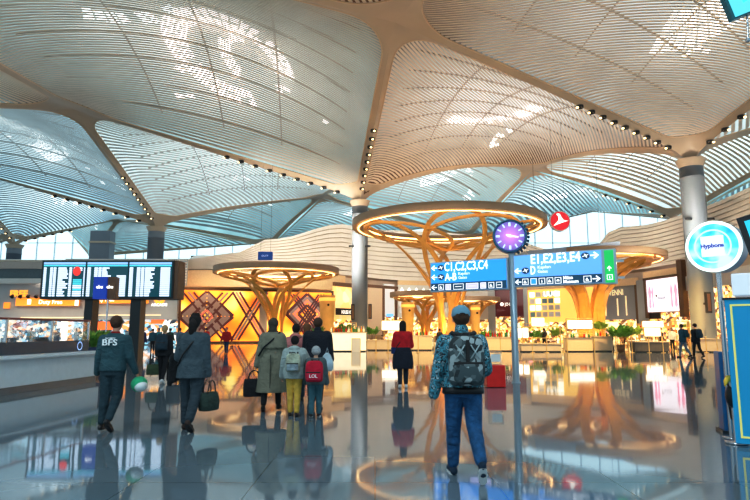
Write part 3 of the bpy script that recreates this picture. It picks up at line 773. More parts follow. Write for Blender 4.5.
# ================================================================ golden tree canopies
WOODT = mm('golden_beam', (.66, .33, .075), .42, var=.14, scale=1.1)
WOODR = mm('canopy_ring_wood', (.36, .235, .14), .5, var=.08, scale=.8)
LED = mm('led_strip', (1, .8, .5), .4, emit=(1., .62, .25), es=4., var=0)
def tree(px, y, Y, R, z, label, nb=5, r0=1.25, hub=.42, wb=.36, twist=1.5, seed=1):
    c = P(px, y, Y); t = thing('tree_canopy', label, 'canopy', (c.x, Y, 0))
    # ring: outer fascia, soffit, led strip
    MB().lathe([(R, z-.15), (R, z+.45), (R-.9, z+.5), (R-1., z+.25), (R-1., z-.05), (R, z-.15)], n=72).build('ring', WOODR, t)
    MB().lathe([(R-.46, z-.17), (R-.46, z-.21), (R-.58, z-.21), (R-.58, z-.17)], n=72).build('led_strip', LED, t)
    MB().lathe([(R-1., z-.02), (R-1.02, z+.12), (R-1.03, z+.12), (R-1.01, z-.02)], n=72).build('led_strip', LED, t)
    random.seed(seed)
    for k in range(nb):
        for sg in (-1, 1):
            a0 = 2*PI*(k+(.5 if sg > 0 else 0))/nb; pts = []
            for q in range(19):
                u = q/18
                if u < .42: zz = z*hub*(u/.42); rr = r0*(1-.28*math.sin(PI*u/.42))
                else:
                    v = (u-.42)/.58; rr = r0+(R-.5-r0)*(v**1.15); zz = z*hub+(z*(1-hub)-.05)*math.sin(v*PI/2)**.95
                aa = a0+sg*twist*(u**1.3)*1.0
                pts.append(Vector((rr*math.cos(aa), rr*math.sin(aa), zz)))
            rad = lambda i: Vector((-pts[i].y, pts[i].x, 0)) 
            MB().ribbon(pts, wb, wb*.45, rad).build('beam', WOODT, t)
    # inner hoops of the lattice
    for k in range(4):
        a = 2*PI*k/4+.4; rc_ = R*.44; cc = Vector((math.cos(a), math.sin(a)))*R*.46; pts = []
        for q in range(33):
            b_ = 2*PI*q/32; x = cc.x+rc_*math.cos(b_); y_ = cc.y+rc_*math.sin(b_); rr = math.hypot(x, y_)
            pts.append(Vector((x, y_, z*.82+(z*.18)*min(1, rr/R)**1.4-.1)))
        MB().ribbon(pts, wb*.8, .2, lambda i: Vector((pts[i].x-cc.x, pts[i].y-cc.y, 0))).build('hoop', WOODT, t)
    MB().lathe([(0, .02), (r0*1.7, .02), (r0*1.8, .35), (r0*1.6, .5), (0, .5)], n=32).build('planter_base', LGREY, t)
    for a in (.5, 2.6, 4.7): spot((c.x+r0*.3*math.cos(a), Y+r0*.3*math.sin(a), 1.2), (c.x+R*.5*math.cos(a), Y+R*.5*math.sin(a), z), 700*(R/8)**2, (1, .55, .18), 130, .3)
    return t
tree(448, 227.5, 50, 8.45, 10.6, 'large golden ring canopy on crossing wooden beams behind the clock', seed=2)
tree(277, 273, 60, 6.5, 7.55, 'golden ring canopy with a slender trunk in front of the orange pattern wall', nb=5, r0=.9, wb=.36, seed=3)
tree(588, 261.5, 58, 7.3, 8.6, 'golden ring canopy behind the right half of the direction sign', nb=6, r0=1.5, wb=.8, hub=.58, twist=.7, seed=4)
tree(425, 297, 72, 4.4, 5.8, 'small far golden canopy under the large ring canopy', nb=6, r0=.6, wb=.34, seed=5)
tree(472, 300, 83, 4.0, 5.8, 'small far golden canopy half hidden by the left direction sign', nb=6, r0=.6, wb=.34, seed=6)
# round wooden kiosks
def kiosk(px, y0, y1, Y, w_, label):
    c = P(px, 331, Y); t = thing('wooden_kiosk', label, 'kiosk', (c.x, Y, 0)); z1 = zat(y0, Y); r = w_/2/F*Y
    MB().lathe([(r*.75, 0), (r*.75, z1*.2), (r*.9, z1*.6), (r, z1*.97), (r*1.03, z1), (0, z1)], n=24).build('drum', GOLD, t)
    MB().lathe([(r*1.0, z1*.88), (r*1.06, z1*.9), (r*1.06, z1*.94), (r*1.0, z1*.95)], n=24).build('band', GOLDL, t)
    MB().ell((r*.2, -r*.93, z1*.8), (.14, .08, .14), 8, 6).build('porthole', BLACK, t)
kiosk(408, 303, 330, 68, 13, 'round golden wooden kiosk behind the woman in red')
kiosk(476, 306, 330, 68, 9, 'round golden wooden kiosk right of the man with the cap')
kiosk(327, 296, 330, 66, 16, 'broad golden wooden kiosk left of the centre column')
# added warm fill spots, unseen, over and in front of the seating
for px, Y in ((345, 50), (390, 52), (430, 58), (480, 52), (520, 56), (565, 47), (600, 50), (645, 48), (690, 45)):
    c = P(px, 331, Y); spot((c.x, Y, 8.2), (c.x, Y+2, 0), 3000, (1, .56, .17), 140, .12)
    spot((c.x, 36.5, 8.5), (c.x, 45, .6), 2600, (1, .62, .25), 90, .12)
for px in (190, 225, 262, 300): spot((P(px, 331, 66).x, 66, 8), (P(px, 331, 70).x, 71, 3), 700, (1, .5, .15), 120, .12)
for px in (0, 50, 100, 150): spot((P(px, 331, 58).x, 58, 6.2), (P(px, 331, 58).x, 59, 0), 900, (1, .75, .5), 140, .12)
# added unseen fill spots brightening the curved bulkhead and the far vaults
for px, Y, e_ in ((250, 60, 5000), (330, 62, 5500), (430, 70, 5000), (620, 60, 3500), (700, 46, 2500)):
    c = P(px, 331, Y); spot((c.x, Y, 9.4), (c.x+1, Y+14, 15), e_, (1, .88, .74), 150, .15)
# ================================================================ flight board
def gx(px, Y): return (px-375)/F*Y*CP + 0.
SCR = mm('board_dark', (.01, .05, .07), .25, emit=(.01, .10, .13), es=.5, var=0)
SCRB = mm('board_frame', (.01, .02, .025), .35, var=0)
ROW = mm('board_text_white', (.8, .85, 1), .4, emit=(.75, .85, 1.), es=1.1, var=0)
CY = mm('board_cyan', (.1, .6, .7), .4, emit=(.08, .62, .72), es=1., var=0)
RED = mm('board_red', (.9, .05, .04), .4, emit=(1., .05, .04), es=.9, var=0)
PBL = mm('board_blue', (.3, .5, .8), .4, emit=(.35, .55, .95), es=.8, var=0)
YB = 25.
c = P(108, 331, YB); t = thing('flight_board', 'wide dark flight departure board of three screens on two posts', 'display board', (c.x, YB, 0)); bd = t
bx = lambda px: P(px, 280, YB).x-c.x
bz = lambda y: P(108, y, YB).z
MB().box((bx(42), 0, bz(299)), (bx(178), .9, bz(260.5))).build('housing', BROWN, t)
MB().box((bx(42), -.08, bz(299)), (bx(174), 0, bz(260.5))).build('bezel', SCRB, t)
for (a, b_) in ((84, 92), (130, 140)):
    MB().box((bx(a), .2, 0), (bx(b_), .8, bz(299))).build('post', SCRB, t)
random.seed(5)
spec = [(44, 86.5), (87.5, 128.5), (129.5, 172.5)]
for k, (a, b_) in enumerate(spec):
    s_ = MB().box((bx(a), -.12, bz(297)), (bx(b_), -.08, bz(262))).build('screen', SCR, t)
    MB().box((bx(a+.5), -.135, bz(264.8)), (bx(b_-.5), -.12, bz(262.6))).build('header_bar', PBL, s_)
    MB().box((bx(a+.5), -.135, bz(266.6)), (bx(b_-.5), -.12, bz(265.4))).build('header_line', CY, s_)
    w_ = b_-a
    colsp = [(.02, .10, 1), (.19, .27, 0), (.29, .36, 0), (.38, .66, 2), (.74, .96, 0)] if k != 0 else [(.02, .08, 1), (.17, .23, 0), (.25, .31, 0), (.36, .66, 2), (.62, .68, 1), (.72, .92, 3), (.96, .985, 1)]
    for (u0, u1, kind) in colsp:
        mb = MB(); mc = MB()
        for r_ in range(15):
            y = 267.8+r_*1.95; e_ = u1
            if kind == 2: e_ = u0+(u1-u0)*random.uniform(.35, .8)
            if kind == 3 and 2 <= r_ <= 5: continue
            if k == 1 and kind == 0 and u0 > .5 and r_ < 4: continue
            tgt = mc if (kind == 3 and r_ in (6, 7, 8, 11)) else mb
            tgt.box((bx(a+w_*u0), -.14, bz(y+1.35)), (bx(a+w_*e_), -.12, bz(y)))
        if mb.v: tag(mb.build('text_column', ROW, s_), kind='stuff')
        if mc.v: tag(mc.build('text_column', CY, s_), 'cyan text lines', kind='stuff')
    if k == 0:
        MB().ell((0, 0, 0), (.17, .012, .2), 12, 8).xf(Matrix.Translation((bx(78), -.14, bz(271.5)))).build('red_notice', RED, s_)
# small blue box sign on a thin pole in front
c = P(102, 331, 22); t = thing('pole_sign', 'small blue and brown box sign on a thin pole before the flight board', 'sign', (c.x, 22, 0))
zt, zb = P(102, 277, 22).z, P(102, 299, 22).z; xl = P(95, 280, 22).x-c.x; xm = P(108, 280, 22).x-c.x; xr = P(115.5, 280, 22).x-c.x
MB().box((xl, -.1, zb), (xm, .35, zt)).build('blue_box', mm('sign_blue_deep', (.01, .04, .28), .35, emit=(.01, .06, .45), es=.5, var=.05), t)
MB().box((xm, 0, zb), (xr, .35, zt)).build('brown_side', BROWN, t)
MB().cyl((.08, .15, 0), (.08, .15, zb), .035, n=10).build('pole', mm('steel', (.5, .52, .55), .25, metal=.9, var=0), t)
STEEL = M['steel']
for xx in ((xl+xm)/2, (xm+xr)/2): text('bird_mark', 'ebu', .17, WLIT, t, (xx, -.12, (zt+zb)/2-.02), align='CENTER', bold=.006)

# ================================================================ information counter at the left
g1, g0 = G(96, 381), G(-75, 407)
d = (g1-g0); L_ = d.length; a_ = math.atan2(d.y, d.x)
t = thing('service_counter', 'long white counter with a dark glazed upper band at the left edge', 'counter', g1, a_)
WC = mm('counter_white', (.72, .80, .84), .35, var=.03)
DB = mm('counter_dark_band', (.02, .06, .10), .2, var=.05)
x0 = -L_
MB().box((x0, 0, 0), (0, 1.6, .17)).build('plinth', mm('plinth_steel', (.20, .23, .25), .3, metal=.4, var=.05), t)
MB().box((x0, -.06, .17), (.05, 1.6, .86)).build('body', WC, t)
MB().box((x0, -.32, .84), (.12, .3, .90)).build('counter_top', WC, t)
MB().box((x0, .3, .90), (.0, .36, 1.22)).build('dark_band', DB, t)
GLASS = mm('clear_glass', (.75, .9, .95), .03, trans=.92, ior=1.1, alpha=.28, var=0)
MB().box((x0, .32, 1.22), (0, .34, 1.78)).build('glass_screen', GLASS, t)
MB().cyl((x0, .33, 1.80), (.02, .33, 1.80), .03, n=10).build('top_rail', mm('rail_red_brown', (.25, .06, .05), .4, var=0), t)
for k in range(5): MB().box((-.04-k*1.75, .30, 1.2), (.0-k*1.75, .36, 1.8)).build('glass_post', STEEL, t)
MB().lathe([(.10, 0), (.13, 0)], n=20).xf(Matrix.Translation((-.5, .28, 1.06)) @ Matrix.Rotation(PI/2, 4, 'X')).build('emblem', PBL, t)
text('lettering', 'INFO', .17, PBL, t, (-4.25, .28, 1.0), bold=.01)
# monitors standing on the inner desk
MON = mm('monitor_black', (.02, .02, .025), .35, var=0)
mt = thing('desk_monitor', 'black monitor behind the glass of the white counter', 'monitor', (0, 0, 0), a_, 'monitors behind the counter glass')
MB().box((-.27, 0, .12), (.27, .04, .46)).build('screen', MON, mt); MB().cyl((0, .05, .02), (0, .05, .2), .03, n=8).build('stand', MON, mt); MB().box((-.12, -.05, 0), (.12, .12, .02)).build('foot', MON, mt)
R2 = Matrix.Rotation(a_, 3, 'Z')
for k, xx in enumerate((-1.2, -2.5, -3.6)):
    p = g1+R2 @ Vector((xx, 1.0, .86))
    if k == 0: mt.location = p
    else: dup(mt, p)
# ---- leaves helper
LEAF = mm('leaf_green', (.10, .26, .04), .45, var=.35, scale=5)
LEAFL = mm('leaf_light', (.28, .42, .07), .45, var=.3, scale=5)
def foliage(n, rad, h, ln=.3, seed=1, up=.6, wd=.3):
    rnd = random.Random(seed); mb = MB()
    for _ in range(n):
        a = rnd.uniform(0, 2*PI); r = rad*math.sqrt(rnd.random())*.5; b0 = Vector((r*math.cos(a), r*math.sin(a), rnd.uniform(0, .35)*h))
        el = rnd.uniform(.2, 1.4); l = ln*rnd.uniform(.7, 1.3)
        d_ = Vector((math.cos(a)*math.cos(el), math.sin(a)*math.cos(el), math.sin(el)*up+.3)).normalized()
        s_ = d_.cross(Vector((0, 0, 1)))
        s_ = s_.normalized() if s_.length > .1 else Vector((1, 0, 0))
        p0, p1, p2, p3 = b0, b0+d_*l*.4, b0+d_*l*.8-Vector((0, 0, l*.08)), b0+d_*l*1.1-Vector((0, 0, l*.25))
        hw = l*wd*.5
        mb.add([p0, p1+s_*hw, p1-s_*hw, p2+s_*hw*.8, p2-s_*hw*.8, p3], [(0, 1, 2), (1, 3, 4, 2), (3, 5, 4)])
    return mb
# dark blue planter with upright plants beside the counter
pg = G(98, 372); pg = Vector((P(98, 340, 19.2).x, 19.2, 0))
t = thing('planter', 'dark blue planter box of upright green plants at the counter end', 'planter', pg, a_)
MB().box((-.55, -.3, 0), (.55, .3, .98)).build('box', mm('planter_navy', (.015, .03, .09), .35, var=.05), t)
for k in range(7):
    p_ = foliage(34, .16, .2, .52, 20+k, up=1.8, wd=.22).build('plant', LEAFL if k % 2 else LEAF, t); p_.location = (-.45+k*.15, random.uniform(-.12, .12), .95)

# ================================================================ direction sign on its pole
Y0 = 17.1; pc = P(514.5, 331, Y0); base = Vector((pc.x, Y0, 0))
t = thing('direction_signpost', 'tall steel signpost with blue gate direction boards and a round clock', 'signpost', base)
SPOLE = mm('pole_steel', (.30, .38, .44), .3, metal=.55, var=.04)
MB().lathe([(.13, 0), (.13, .03), (.1, .05), (.1, 4.0)], n=28).build('pole', SPOLE, t)
BLU = mm('sign_blue', (.03, .30, .85), .4, emit=(.03, .36, 1.), es=.75, var=0)
BLU2 = mm('sign_blue_pale', (.10, .34, .85), .4, emit=(.16, .42, 1.), es=.8, var=0)
NAVY = mm('sign_navy', (.01, .05, .10), .4, emit=(.01, .08, .16), es=.5, var=0)
TXT = mm('sign_white', (.95, .95, .95), .4, emit=(1, 1, 1), es=.95, var=0)
EDGE = mm('sign_edge', (.40, .52, .60), .35, metal=.3, var=0)
GRN = mm('sign_green', (.01, .40, .10), .4, emit=(.01, .55, .13), es=.7, var=0)
# the line of the boards, right end nearer
def onboard(px, y):
    """point of the vertical board plane hit by a pixel, as (u along, z)"""
    X = (px-375)/F; U = (250-y)/F; d_ = Vector((X, CP-U*SP, SP+U*CP))
    dirv = Vector((1, -.62, 0)).normalized(); nrm = Vector((-dirv.y, dirv.x, 0))
    k_ = nrm.dot(base-Vector((0, -.0, 0)))/nrm.dot(d_)
    p = d_*k_; return (p-base).dot(dirv), p.z+EYE
ang = math.atan2(-.62, 1)
def board(pxa, pxb, ytl, ybl, name, m, split=None):
    ua, za = onboard(pxa, ytl); _, zb_ = onboard(pxa, ybl); ub, _ = onboard(pxb, ytl)
    h = bpy.data.objects.new(name, None); COL.objects.link(h); h.parent = t; h.location = (0, 0, 0); h.rotation_euler = (0, 0, ang)
    MB().cbox(((ua+ub)/2, 0, (za+zb_)/2), (ub-ua, .16, za-zb_), bev=.015).build('case', EDGE, h)
    MB().box((ua+.05, -.1, zb_+.04), (ub-.05, -.078, za-.04)).build('face', m, h)
    return h, ua, ub, zb_, za
def mark(h, name, polys, m, y=-.125):
    mb = MB()
    for p in polys: mb.prism(p, y, y+.02)
    return mb.build(name, m, h)
def arrow(h, x, z, s_, flip=1, rot=0):
    P_ = [(-.5, 0), (0, .42), (.12, .32), (-.2, .07), (.5, .07), (.5, -.07), (-.2, -.07), (.12, -.32), (0, -.42)]
    ca, sa = math.cos(rot), math.sin(rot)
    q = [((a*ca-b_*sa)*s_*flip+x, (a*sa+b_*ca)*s_+z) for a, b_ in P_]
    mark(h, 'arrow', [q if flip > 0 else q[::-1]], TXT)
def plane_icon(h, x, z, s_):
    n = 16; mark(h, 'plane_disc', [[(x+s_*.62*math.cos(2*PI*k/n), z+s_*.5*math.sin(2*PI*k/n)) for k in range(n)]], NAVY, -.118)
    mark(h, 'plane_shape', [[(x-.45*s_, z-.18*s_), (x+.4*s_, z+.1*s_), (x+.45*s_, z+.2*s_), (x-.4*s_, z-.05*s_)], [(x-.05*s_, z+.05*s_), (x-.2*s_, z+.3*s_), (x-.1*s_, z+.3*s_), (x+.15*s_, z+.1*s_)], [(x, z-.05*s_), (x+.15*s_, z-.3*s_), (x+.22*s_, z-.28*s_), (x+.2*s_, z)]], TXT)
LIL = mm('icon_lilac', (.55, .5, .85), .4, emit=(.55, .5, 1.), es=.8, var=0)
def icon(h, x, z, s_, w_=1., m=None, k=0):
    mark(h, 'icon_frame', [[(x-s_*w_, z-s_), (x-s_*w_, z+s_), (x+s_*w_, z+s_), (x+s_*w_, z-s_)][::-1]], TXT, -.118)
    mark(h, 'icon_ground', [[(x-s_*w_+.018, z-s_+.018), (x-s_*w_+.018, z+s_-.018), (x+s_*w_-.018, z+s_-.018), (x+s_*w_-.018, z-s_+.018)][::-1]], m or NAVY, -.124)
    q = s_*.5
    shapes = {0: [[(x-q, z-q), (x-q, z-.2*q), (x-.2*q, z+q), (x+.3*q, z), (x+q, z-q)]], 1: [[(x-.3*q, z-q), (x-.3*q, z+.2*q), (x, z+q), (x+.3*q, z+.2*q), (x+.3*q, z-q)]],
              2: [[(x-w_*q*1.2, z-.2*q), (x-w_*q*1.2, z+.2*q), (x+w_*q*1.2, z+.2*q), (x+w_*q*1.2, z-.2*q)]], 3: [[(x-q, z-.6*q), (x-.6*q, z+.6*q), (x+.6*q, z+.6*q), (x+q, z-.6*q)]], 4: []}
    mark(h, 'icon_shape', [p[::-1] for p in shapes[k]], TXT, -.13) if shapes[k] else None
h, ua, ub, zb_, za = board(431, 508.5, 263, 292.5, 'left_board', BLU)
W_ = ub-ua; H_ = za-zb_; X = lambda f_: ua+W_*f_; Z = lambda f_: zb_+H_*f_
MB().box((ua+.05, -.112, zb_+.04), (ub-.05, -.1, Z(.29))).build('navy_band', NAVY, h)
arrow(h, X(.065), Z(.80), H_*.22); arrow(h, X(.065), Z(.49), H_*.22); plane_icon(h, X(.155), Z(.80), H_*.2); plane_icon(h, X(.155), Z(.49), H_*.2)
text('lettering', 'C1,C2,C3,C4', H_*.40, TXT, h, (X(.20), -.12, Z(.68)), bold=.006, fit=W_*.56)
text('lettering', 'A-B', H_*.34, TXT, h, (X(.21), -.12, Z(.37)), bold=.006, fit=W_*.155)
text('small_lettering', 'Kapıları', H_*.13, TXT, h, (X(.385), -.12, Z(.53))); text('small_lettering', 'Gates', H_*.13, TXT, h, (X(.385), -.12, Z(.40)))
arrow(h, X(.06), Z(.15), H_*.20)
for (f_, w_, m_, k) in ((.155, 1, None, 0), (.25, 1, LIL, 1), (.385, 1.9, None, 2), (.56, 2.2, LIL, 2), (.70, 1, LIL, 3), (.80, 1, None, 0), (.895, 1, None, 2)): icon(h, X(f_), Z(.15), H_*.095, w_, m_, k)
h, ua, ub, zb_, za = board(513.5, 603.5, 255.5, 287.5, 'right_board', BLU2)
W_ = ub-ua; H_ = za-zb_
MB().box((ua+.05, -.112, zb_+.04), (ub-.05, -.1, Z(.29))).build('navy_band', NAVY, h)
text('lettering', 'E1,E2,E3,E4', H_*.40, TXT, h, (X(.21), -.12, Z(.69)), bold=.006, fit=W_*.55)
plane_icon(h, X(.82), Z(.83), H_*.2); arrow(h, X(.915), Z(.83), H_*.24, -1)
arrow(h, X(.06), Z(.49), H_*.22); plane_icon(h, X(.15), Z(.49), H_*.2); text('lettering', 'D', H_*.36, TXT, h, (X(.205), -.12, Z(.37)), bold=.006, fit=W_*.055)
text('small_lettering', 'Kapıları', H_*.13, TXT, h, (X(.29), -.12, Z(.53))); text('small_lettering', 'Gates', H_*.13, TXT, h, (X(.29), -.12, Z(.40)))
arrow(h, X(.06), Z(.15), H_*.20)
for (f_, w_, m_, k) in ((.145, 1, None, 0), (.24, 1, BLU, 4), (.335, 1, None, 1), (.425, 1, None, 0), (.515, 1, None, 3), (.83, 1.15, None, 0)): icon(h, X(f_), Z(.15), H_*.095, w_, m_, k)
text('small_lettering', 'Müze', H_*.13, TXT, h, (X(.57), -.12, Z(.175)), bold=.004); text('small_lettering', 'Museum', H_*.13, TXT, h, (X(.57), -.12, Z(.06)), bold=.004)
arrow(h, X(.925), Z(.15), H_*.22, -1)
h, ua, ub, zb_, za = board(602.5, 615.5, 249.5, 284.5, 'green_board', GRN)
W_ = ub-ua; H_ = za-zb_
arrow(h, X(.5), Z(.44), W_*.42, 1, -PI/2); icon(h, X(.5), Z(.19), W_*.22, 1, GRN, 1)
for zz in (2.9, 3.35): MB().box((-2.5, -.02, zz), (3.1, .02, zz+.06)).xf(Matrix.Rotation(ang, 4, 'Z')).build('crossbar', EDGE, t)
# clock
u, zc = onboard(509.5, 237); r = 17/F*Y0
ck = bpy.data.objects.new('clock', None); COL.objects.link(ck); ck.parent = t; ck.location = (P(509.5, 237, Y0).x-base.x, -.05, P(509.5, 237, Y0).z); ck.rotation_euler = (0, 0, -.25)
MB().cyl((0, -.12, 0), (0, .2, 0), r, n=48, smooth=False).build('case', mm('clock_case', (.05, .12, .20), .3, metal=.6, var=0), ck)
m, nt, b, N, Lk = _new('clock_face'); tcn = N('ShaderNodeTexCoord'); g_ = N('ShaderNodeVectorMath'); g_.operation = 'LENGTH'; Lk(tcn.outputs['Object'], g_.inputs[0])
rp_ = N('ShaderNodeValToRGB'); rp_.color_ramp.elements[0].color = (.75, .25, .85, 1); rp_.color_ramp.elements[0].position = .1; rp_.color_ramp.elements[1].color = (.05, .10, .32, 1); rp_.color_ramp.elements[1].position = .5
Lk(g_.outputs['Value'], rp_.inputs['Fac']); Lk(rp_.outputs['Color'], b.inputs['Emission Color']); b.inputs['Emission Strength'].default_value = .8; Lk(rp_.outputs['Color'], b.inputs['Base Color'])
MB().cyl((0, -.15, 0), (0, -.12, 0), r*.86, n=48, smooth=False).build('dial', m, ck)
MB().lathe([(r*.86, 0), (r*.9, .05), (r*.98, .05), (r, 0)], n=48).xf(Matrix.Translation((0, -.12, 0)) @ Matrix.Rotation(PI/2, 4, 'X')).build('bezel', mm('clock_bezel', (.05, .16, .28), .25, metal=.7, var=0), ck)
for k in range(12):
    a = 2*PI*k/12; s_ = math.sin(a); c_ = math.cos(a); w_ = .018 if k % 3 else .03
    v = [Vector((r*q*s_+e_*w_*c_, -.165, r*q*c_-e_*w_*s_)) for q, e_ in ((.58, 1), (.58, -1), (.80, -1), (.80, 1))]
    MB().add(v, [(0, 1, 2, 3), (3, 2, 1, 0)]).build('hour_mark', mm('clock_mark', (.6, .8, .95), .4, emit=(.6, .85, 1.), es=.8, var=0), ck)
for (a, l_, w_) in ((1.75, .5, .028), (-1.25, .22, .04)):
    s_, c_ = math.sin(a), math.cos(a)
    v = [Vector((r*q*s_+e_*w_*c_, -.175, r*q*c_-e_*w_*s_)) for q, e_ in ((-.05, 1), (-.05, -1), (l_, -.4), (l_, .4))]
    MB().add(v, [(0, 1, 2, 3), (3, 2, 1, 0)]).build('hand', TXT, ck)
for k in range(10):
    a = PI*.5-PI*.62*(k/9)-.15; p = Vector((r*1.07*math.cos(a-.6), .05, r*1.07*math.sin(a-.6)))
    MB().ell(p, (.045, .1, .045), 8, 6).build('rim_stud', mm('clock_bezel'), ck)
# red donation box with a clear top
g = G(495, 387); t = thing('collection_box', 'red collection box with a clear top beside the man with the backpack', 'box', g)
MB().cbox((0, 0, .30), (.50, .42, .58), bev=.02).build('body', mm('box_red', (.75, .02, .015), .4, var=.05), t)
MB().cbox((0, 0, .78), (.36, .34, .36), bev=.01).build('clear_top', mm('acrylic', (.85, .9, .92), .05, trans=.8, ior=1.1, alpha=.35, var=0), t)
MB().box((-.13, -.19, .68), (.13, -.18, .88)).build('notice', WHITE, t)

# ================================================================ right edge kiosk
g = G(736.5, 447); KB = mm('kiosk_blue', (.01, .22, .42), .4, emit=(.0, .30, .55), es=.35, var=.05, scale=2)
kx = g.x; ky = g.y; rz = -.62
t = thing('promotion_kiosk', 'tall blue kiosk panel with a yellow outline at the right edge', 'kiosk', g, rz)
zt = P(725, 300, ky).z
MB().box((0, 0, .05), (1.5, .5, zt)).build('panel', KB, t)
YL = mm('yellow_line', (.75, .7, .2), .4, emit=(.8, .75, .25), es=.3, var=0)
for lo, hi in (((.06, -.012, .12), (.085, -.0, zt-.06)), ((.06, -.012, zt-.085), (1.44, 0, zt-.06)), ((.06, -.012, .12), (1.44, 0, .145))): MB().box(lo, hi).build('yellow_outline', YL, t)
text('lettering', 'MLITYE', .13, PBL, t, (.28, -.015, zt-.30), bold=.004); text('small_lettering', 'tropic sea', .06, PBL, t, (.28, -.015, zt-.42))
# painted sea picture on the panel
mb = MB()
for k in range(5):
    mb.tube([(.75+.1*k, -.03, .35+.05*k), (.7+.12*k, -.05, .6+.06*k), (.85+.08*k, -.04, .8+.1*k)], [.03, .05, .01], 6).build('coral_shape', mm('coral', (.35, .75, .85), .4, var=.2), t); mb = MB()
MB().tube([(.62, -.05, 1.05), (.50, -.08, 1.0), (.45, -.08, .88), (.52, -.07, .78), (.62, -.05, .8)], .035, 8).build('red_handle', mm('box_red'), t)
MB().lathe([(0, 0), (.12, 0), (.16, .25), (.10, .32), (0, .32)], (.78, -.03, 1.05), n=16, sy=.5).build('cup_shape', mm('coral_pink', (.75, .45, .35), .4, var=.2), t)
MB().box((-.02, -.02, zt), (1.5, .45, zt+.03)).build('ledge', DARK, t)
w_ = MB().cbox((.85, .2, zt+.2), (1.5, .4, .30), bev=.02).build('white_header', mm('white_gloss', (.75, .82, .9), .3, emit=(.6, .75, .9), es=.35, var=0), t)
MB().box((.35, -.015, zt+.1), (1.3, 0, zt+.13)).build('black_mark', BLACK, w_); MB().box((.35, -.015, zt+.1), (.40, 0, zt+.26)).build('black_mark', BLACK, w_); MB().box((.35, -.015, zt+.2), (.9, 0, zt+.235)).build('black_mark', BLACK, w_)
# tilted dark screen above
p = P(757, 275, ky+.1)
t = thing('tilted_screen', 'tilted dark-edged screen with a cyan picture above the blue kiosk', 'screen', (p.x, p.y, zt+.33), rz)
q = MB().box((-.0, 0, 0), (1.0, .08, .85)); q.xf(Matrix.Rotation(-.22, 4, 'Y')); q.build('frame', DARK, t)
q = MB().box((.08, -.01, .06), (.95, 0, .78)); q.xf(Matrix.Rotation(-.22, 4, 'Y')); q.build('picture', mm('cyan_picture', (.02, .4, .55), .3, emit=(.03, .55, .75), es=.8, var=0), t)
# illuminated round disc sign
dY = 8.3; p = P(713.5, 246.5, dY); r = 26/F*dY
t = thing('round_light_box', 'round glowing drum sign with a cyan sea picture beside the tall right column', 'sign', (p.x, p.y, 0), -.82)
z = p.z
def dsc(r_, y0, y1, m_, nm, par=None): return MB().cyl((0, y0, z), (0, y1, z), r_, n=48, smooth=False).build(nm, m_, par or t)
dsc(r, 0, .28, mm('drum_side', (.30, .35, .45), .3, metal=.3, var=0), 'drum')
dsc(r*1.0, -.02, .0, mm('drum_rim', (1, 1, .9), .4, emit=(.85, 1., .95), es=1.1, var=0), 'lit_rim')
m_ = ramp_mat('sea_picture', 'noise', 3.5, [(.35, (.02, .42, .72)), (.5, (.10, .65, .85)), (.65, (.55, .90, .95))], emit=.85)
fc = dsc(r*.88, -.035, -.02, m_, 'picture')
MB().lathe([(r*.6, 0), (r*.66, 0)], n=40).xf(Matrix.Translation((0, -.045, z)) @ Matrix.Rotation(PI/2, 4, 'X')).build('pale_ring', mm('ring_pale', (.6, .8, .95), .4, emit=(.55, .85, 1.), es=.9, var=0), fc)
MB().cbox((.0, -.05, z), (r*.8, .02, r*.8), bev=.008).build('label_square', mm('label_pale', (.8, .8, .95), .4, emit=(.75, .8, 1.), es=.85, var=0), fc)
text('lettering', 'Hypbona', .085, mm('label_blue', (.1, .15, .6), .4, var=0), fc, (0, -.065, z-.02), align='CENTER', bold=.003)
MB().cyl((0, .12, 0), (0, .12, z-r*.95), .035, n=12).build('pole', STEEL, t)
MB().lathe([(0, 0), (.12, 0), (.12, .02), (0, .02)], (0, .12, 0), n=20).build('foot', STEEL, t)
# blue waste bin behind kiosk
g = G(722, 432); g = Vector((P(722, 331, 8.9).x, 8.9, 0))
t = thing('blue_stand', 'narrow dark blue stand on the floor just left of the blue kiosk', 'stand', g, -.3)
MB().cbox((0, 0, .60), (.22, .30, 1.18), bev=.02).build('body', mm('stand_blue', (.01, .12, .30), .35, var=.1), t); MB().box((-.15, -.2, 0), (.15, .2, .04)).build('foot', DARK, t)
# toucan figure
g = G(722, 436); g = Vector((P(725, 331, 8.05).x, 8.0, 0))
t = thing('toucan_figure', 'small black toucan figure with a yellow beak on a stand by the blue kiosk', 'figure', g, .2)
b_ = MB().ell((0, 0, .62), (.09, .10, .16)).ell((-.02, -.02, .82), (.075, .075, .085)).cyl((.0, .03, .55), (.05, .1, .30), .05, .02)
blob_obj('body', b_, BLACK, t, .012, 3)
MB().ell((-.05, -.07, .80), (.05, .04, .06)).build('white_breast', WHITE, t)
MB().tube([(-.06, -.05, .85), (-.13, -.09, .87), (-.20, -.12, .83), (-.23, -.13, .77)], [.035, .04, .03, .008], 10).build('beak', mm('beak_yellow', (.85, .55, .05), .35, var=.1), t)
MB().cyl((0, 0, 0), (0, 0, .48), .03, n=10).lathe([(0, 0), (.14, 0), (.14, .03), (0, .03)], n=16).build('stand', STEEL, t)
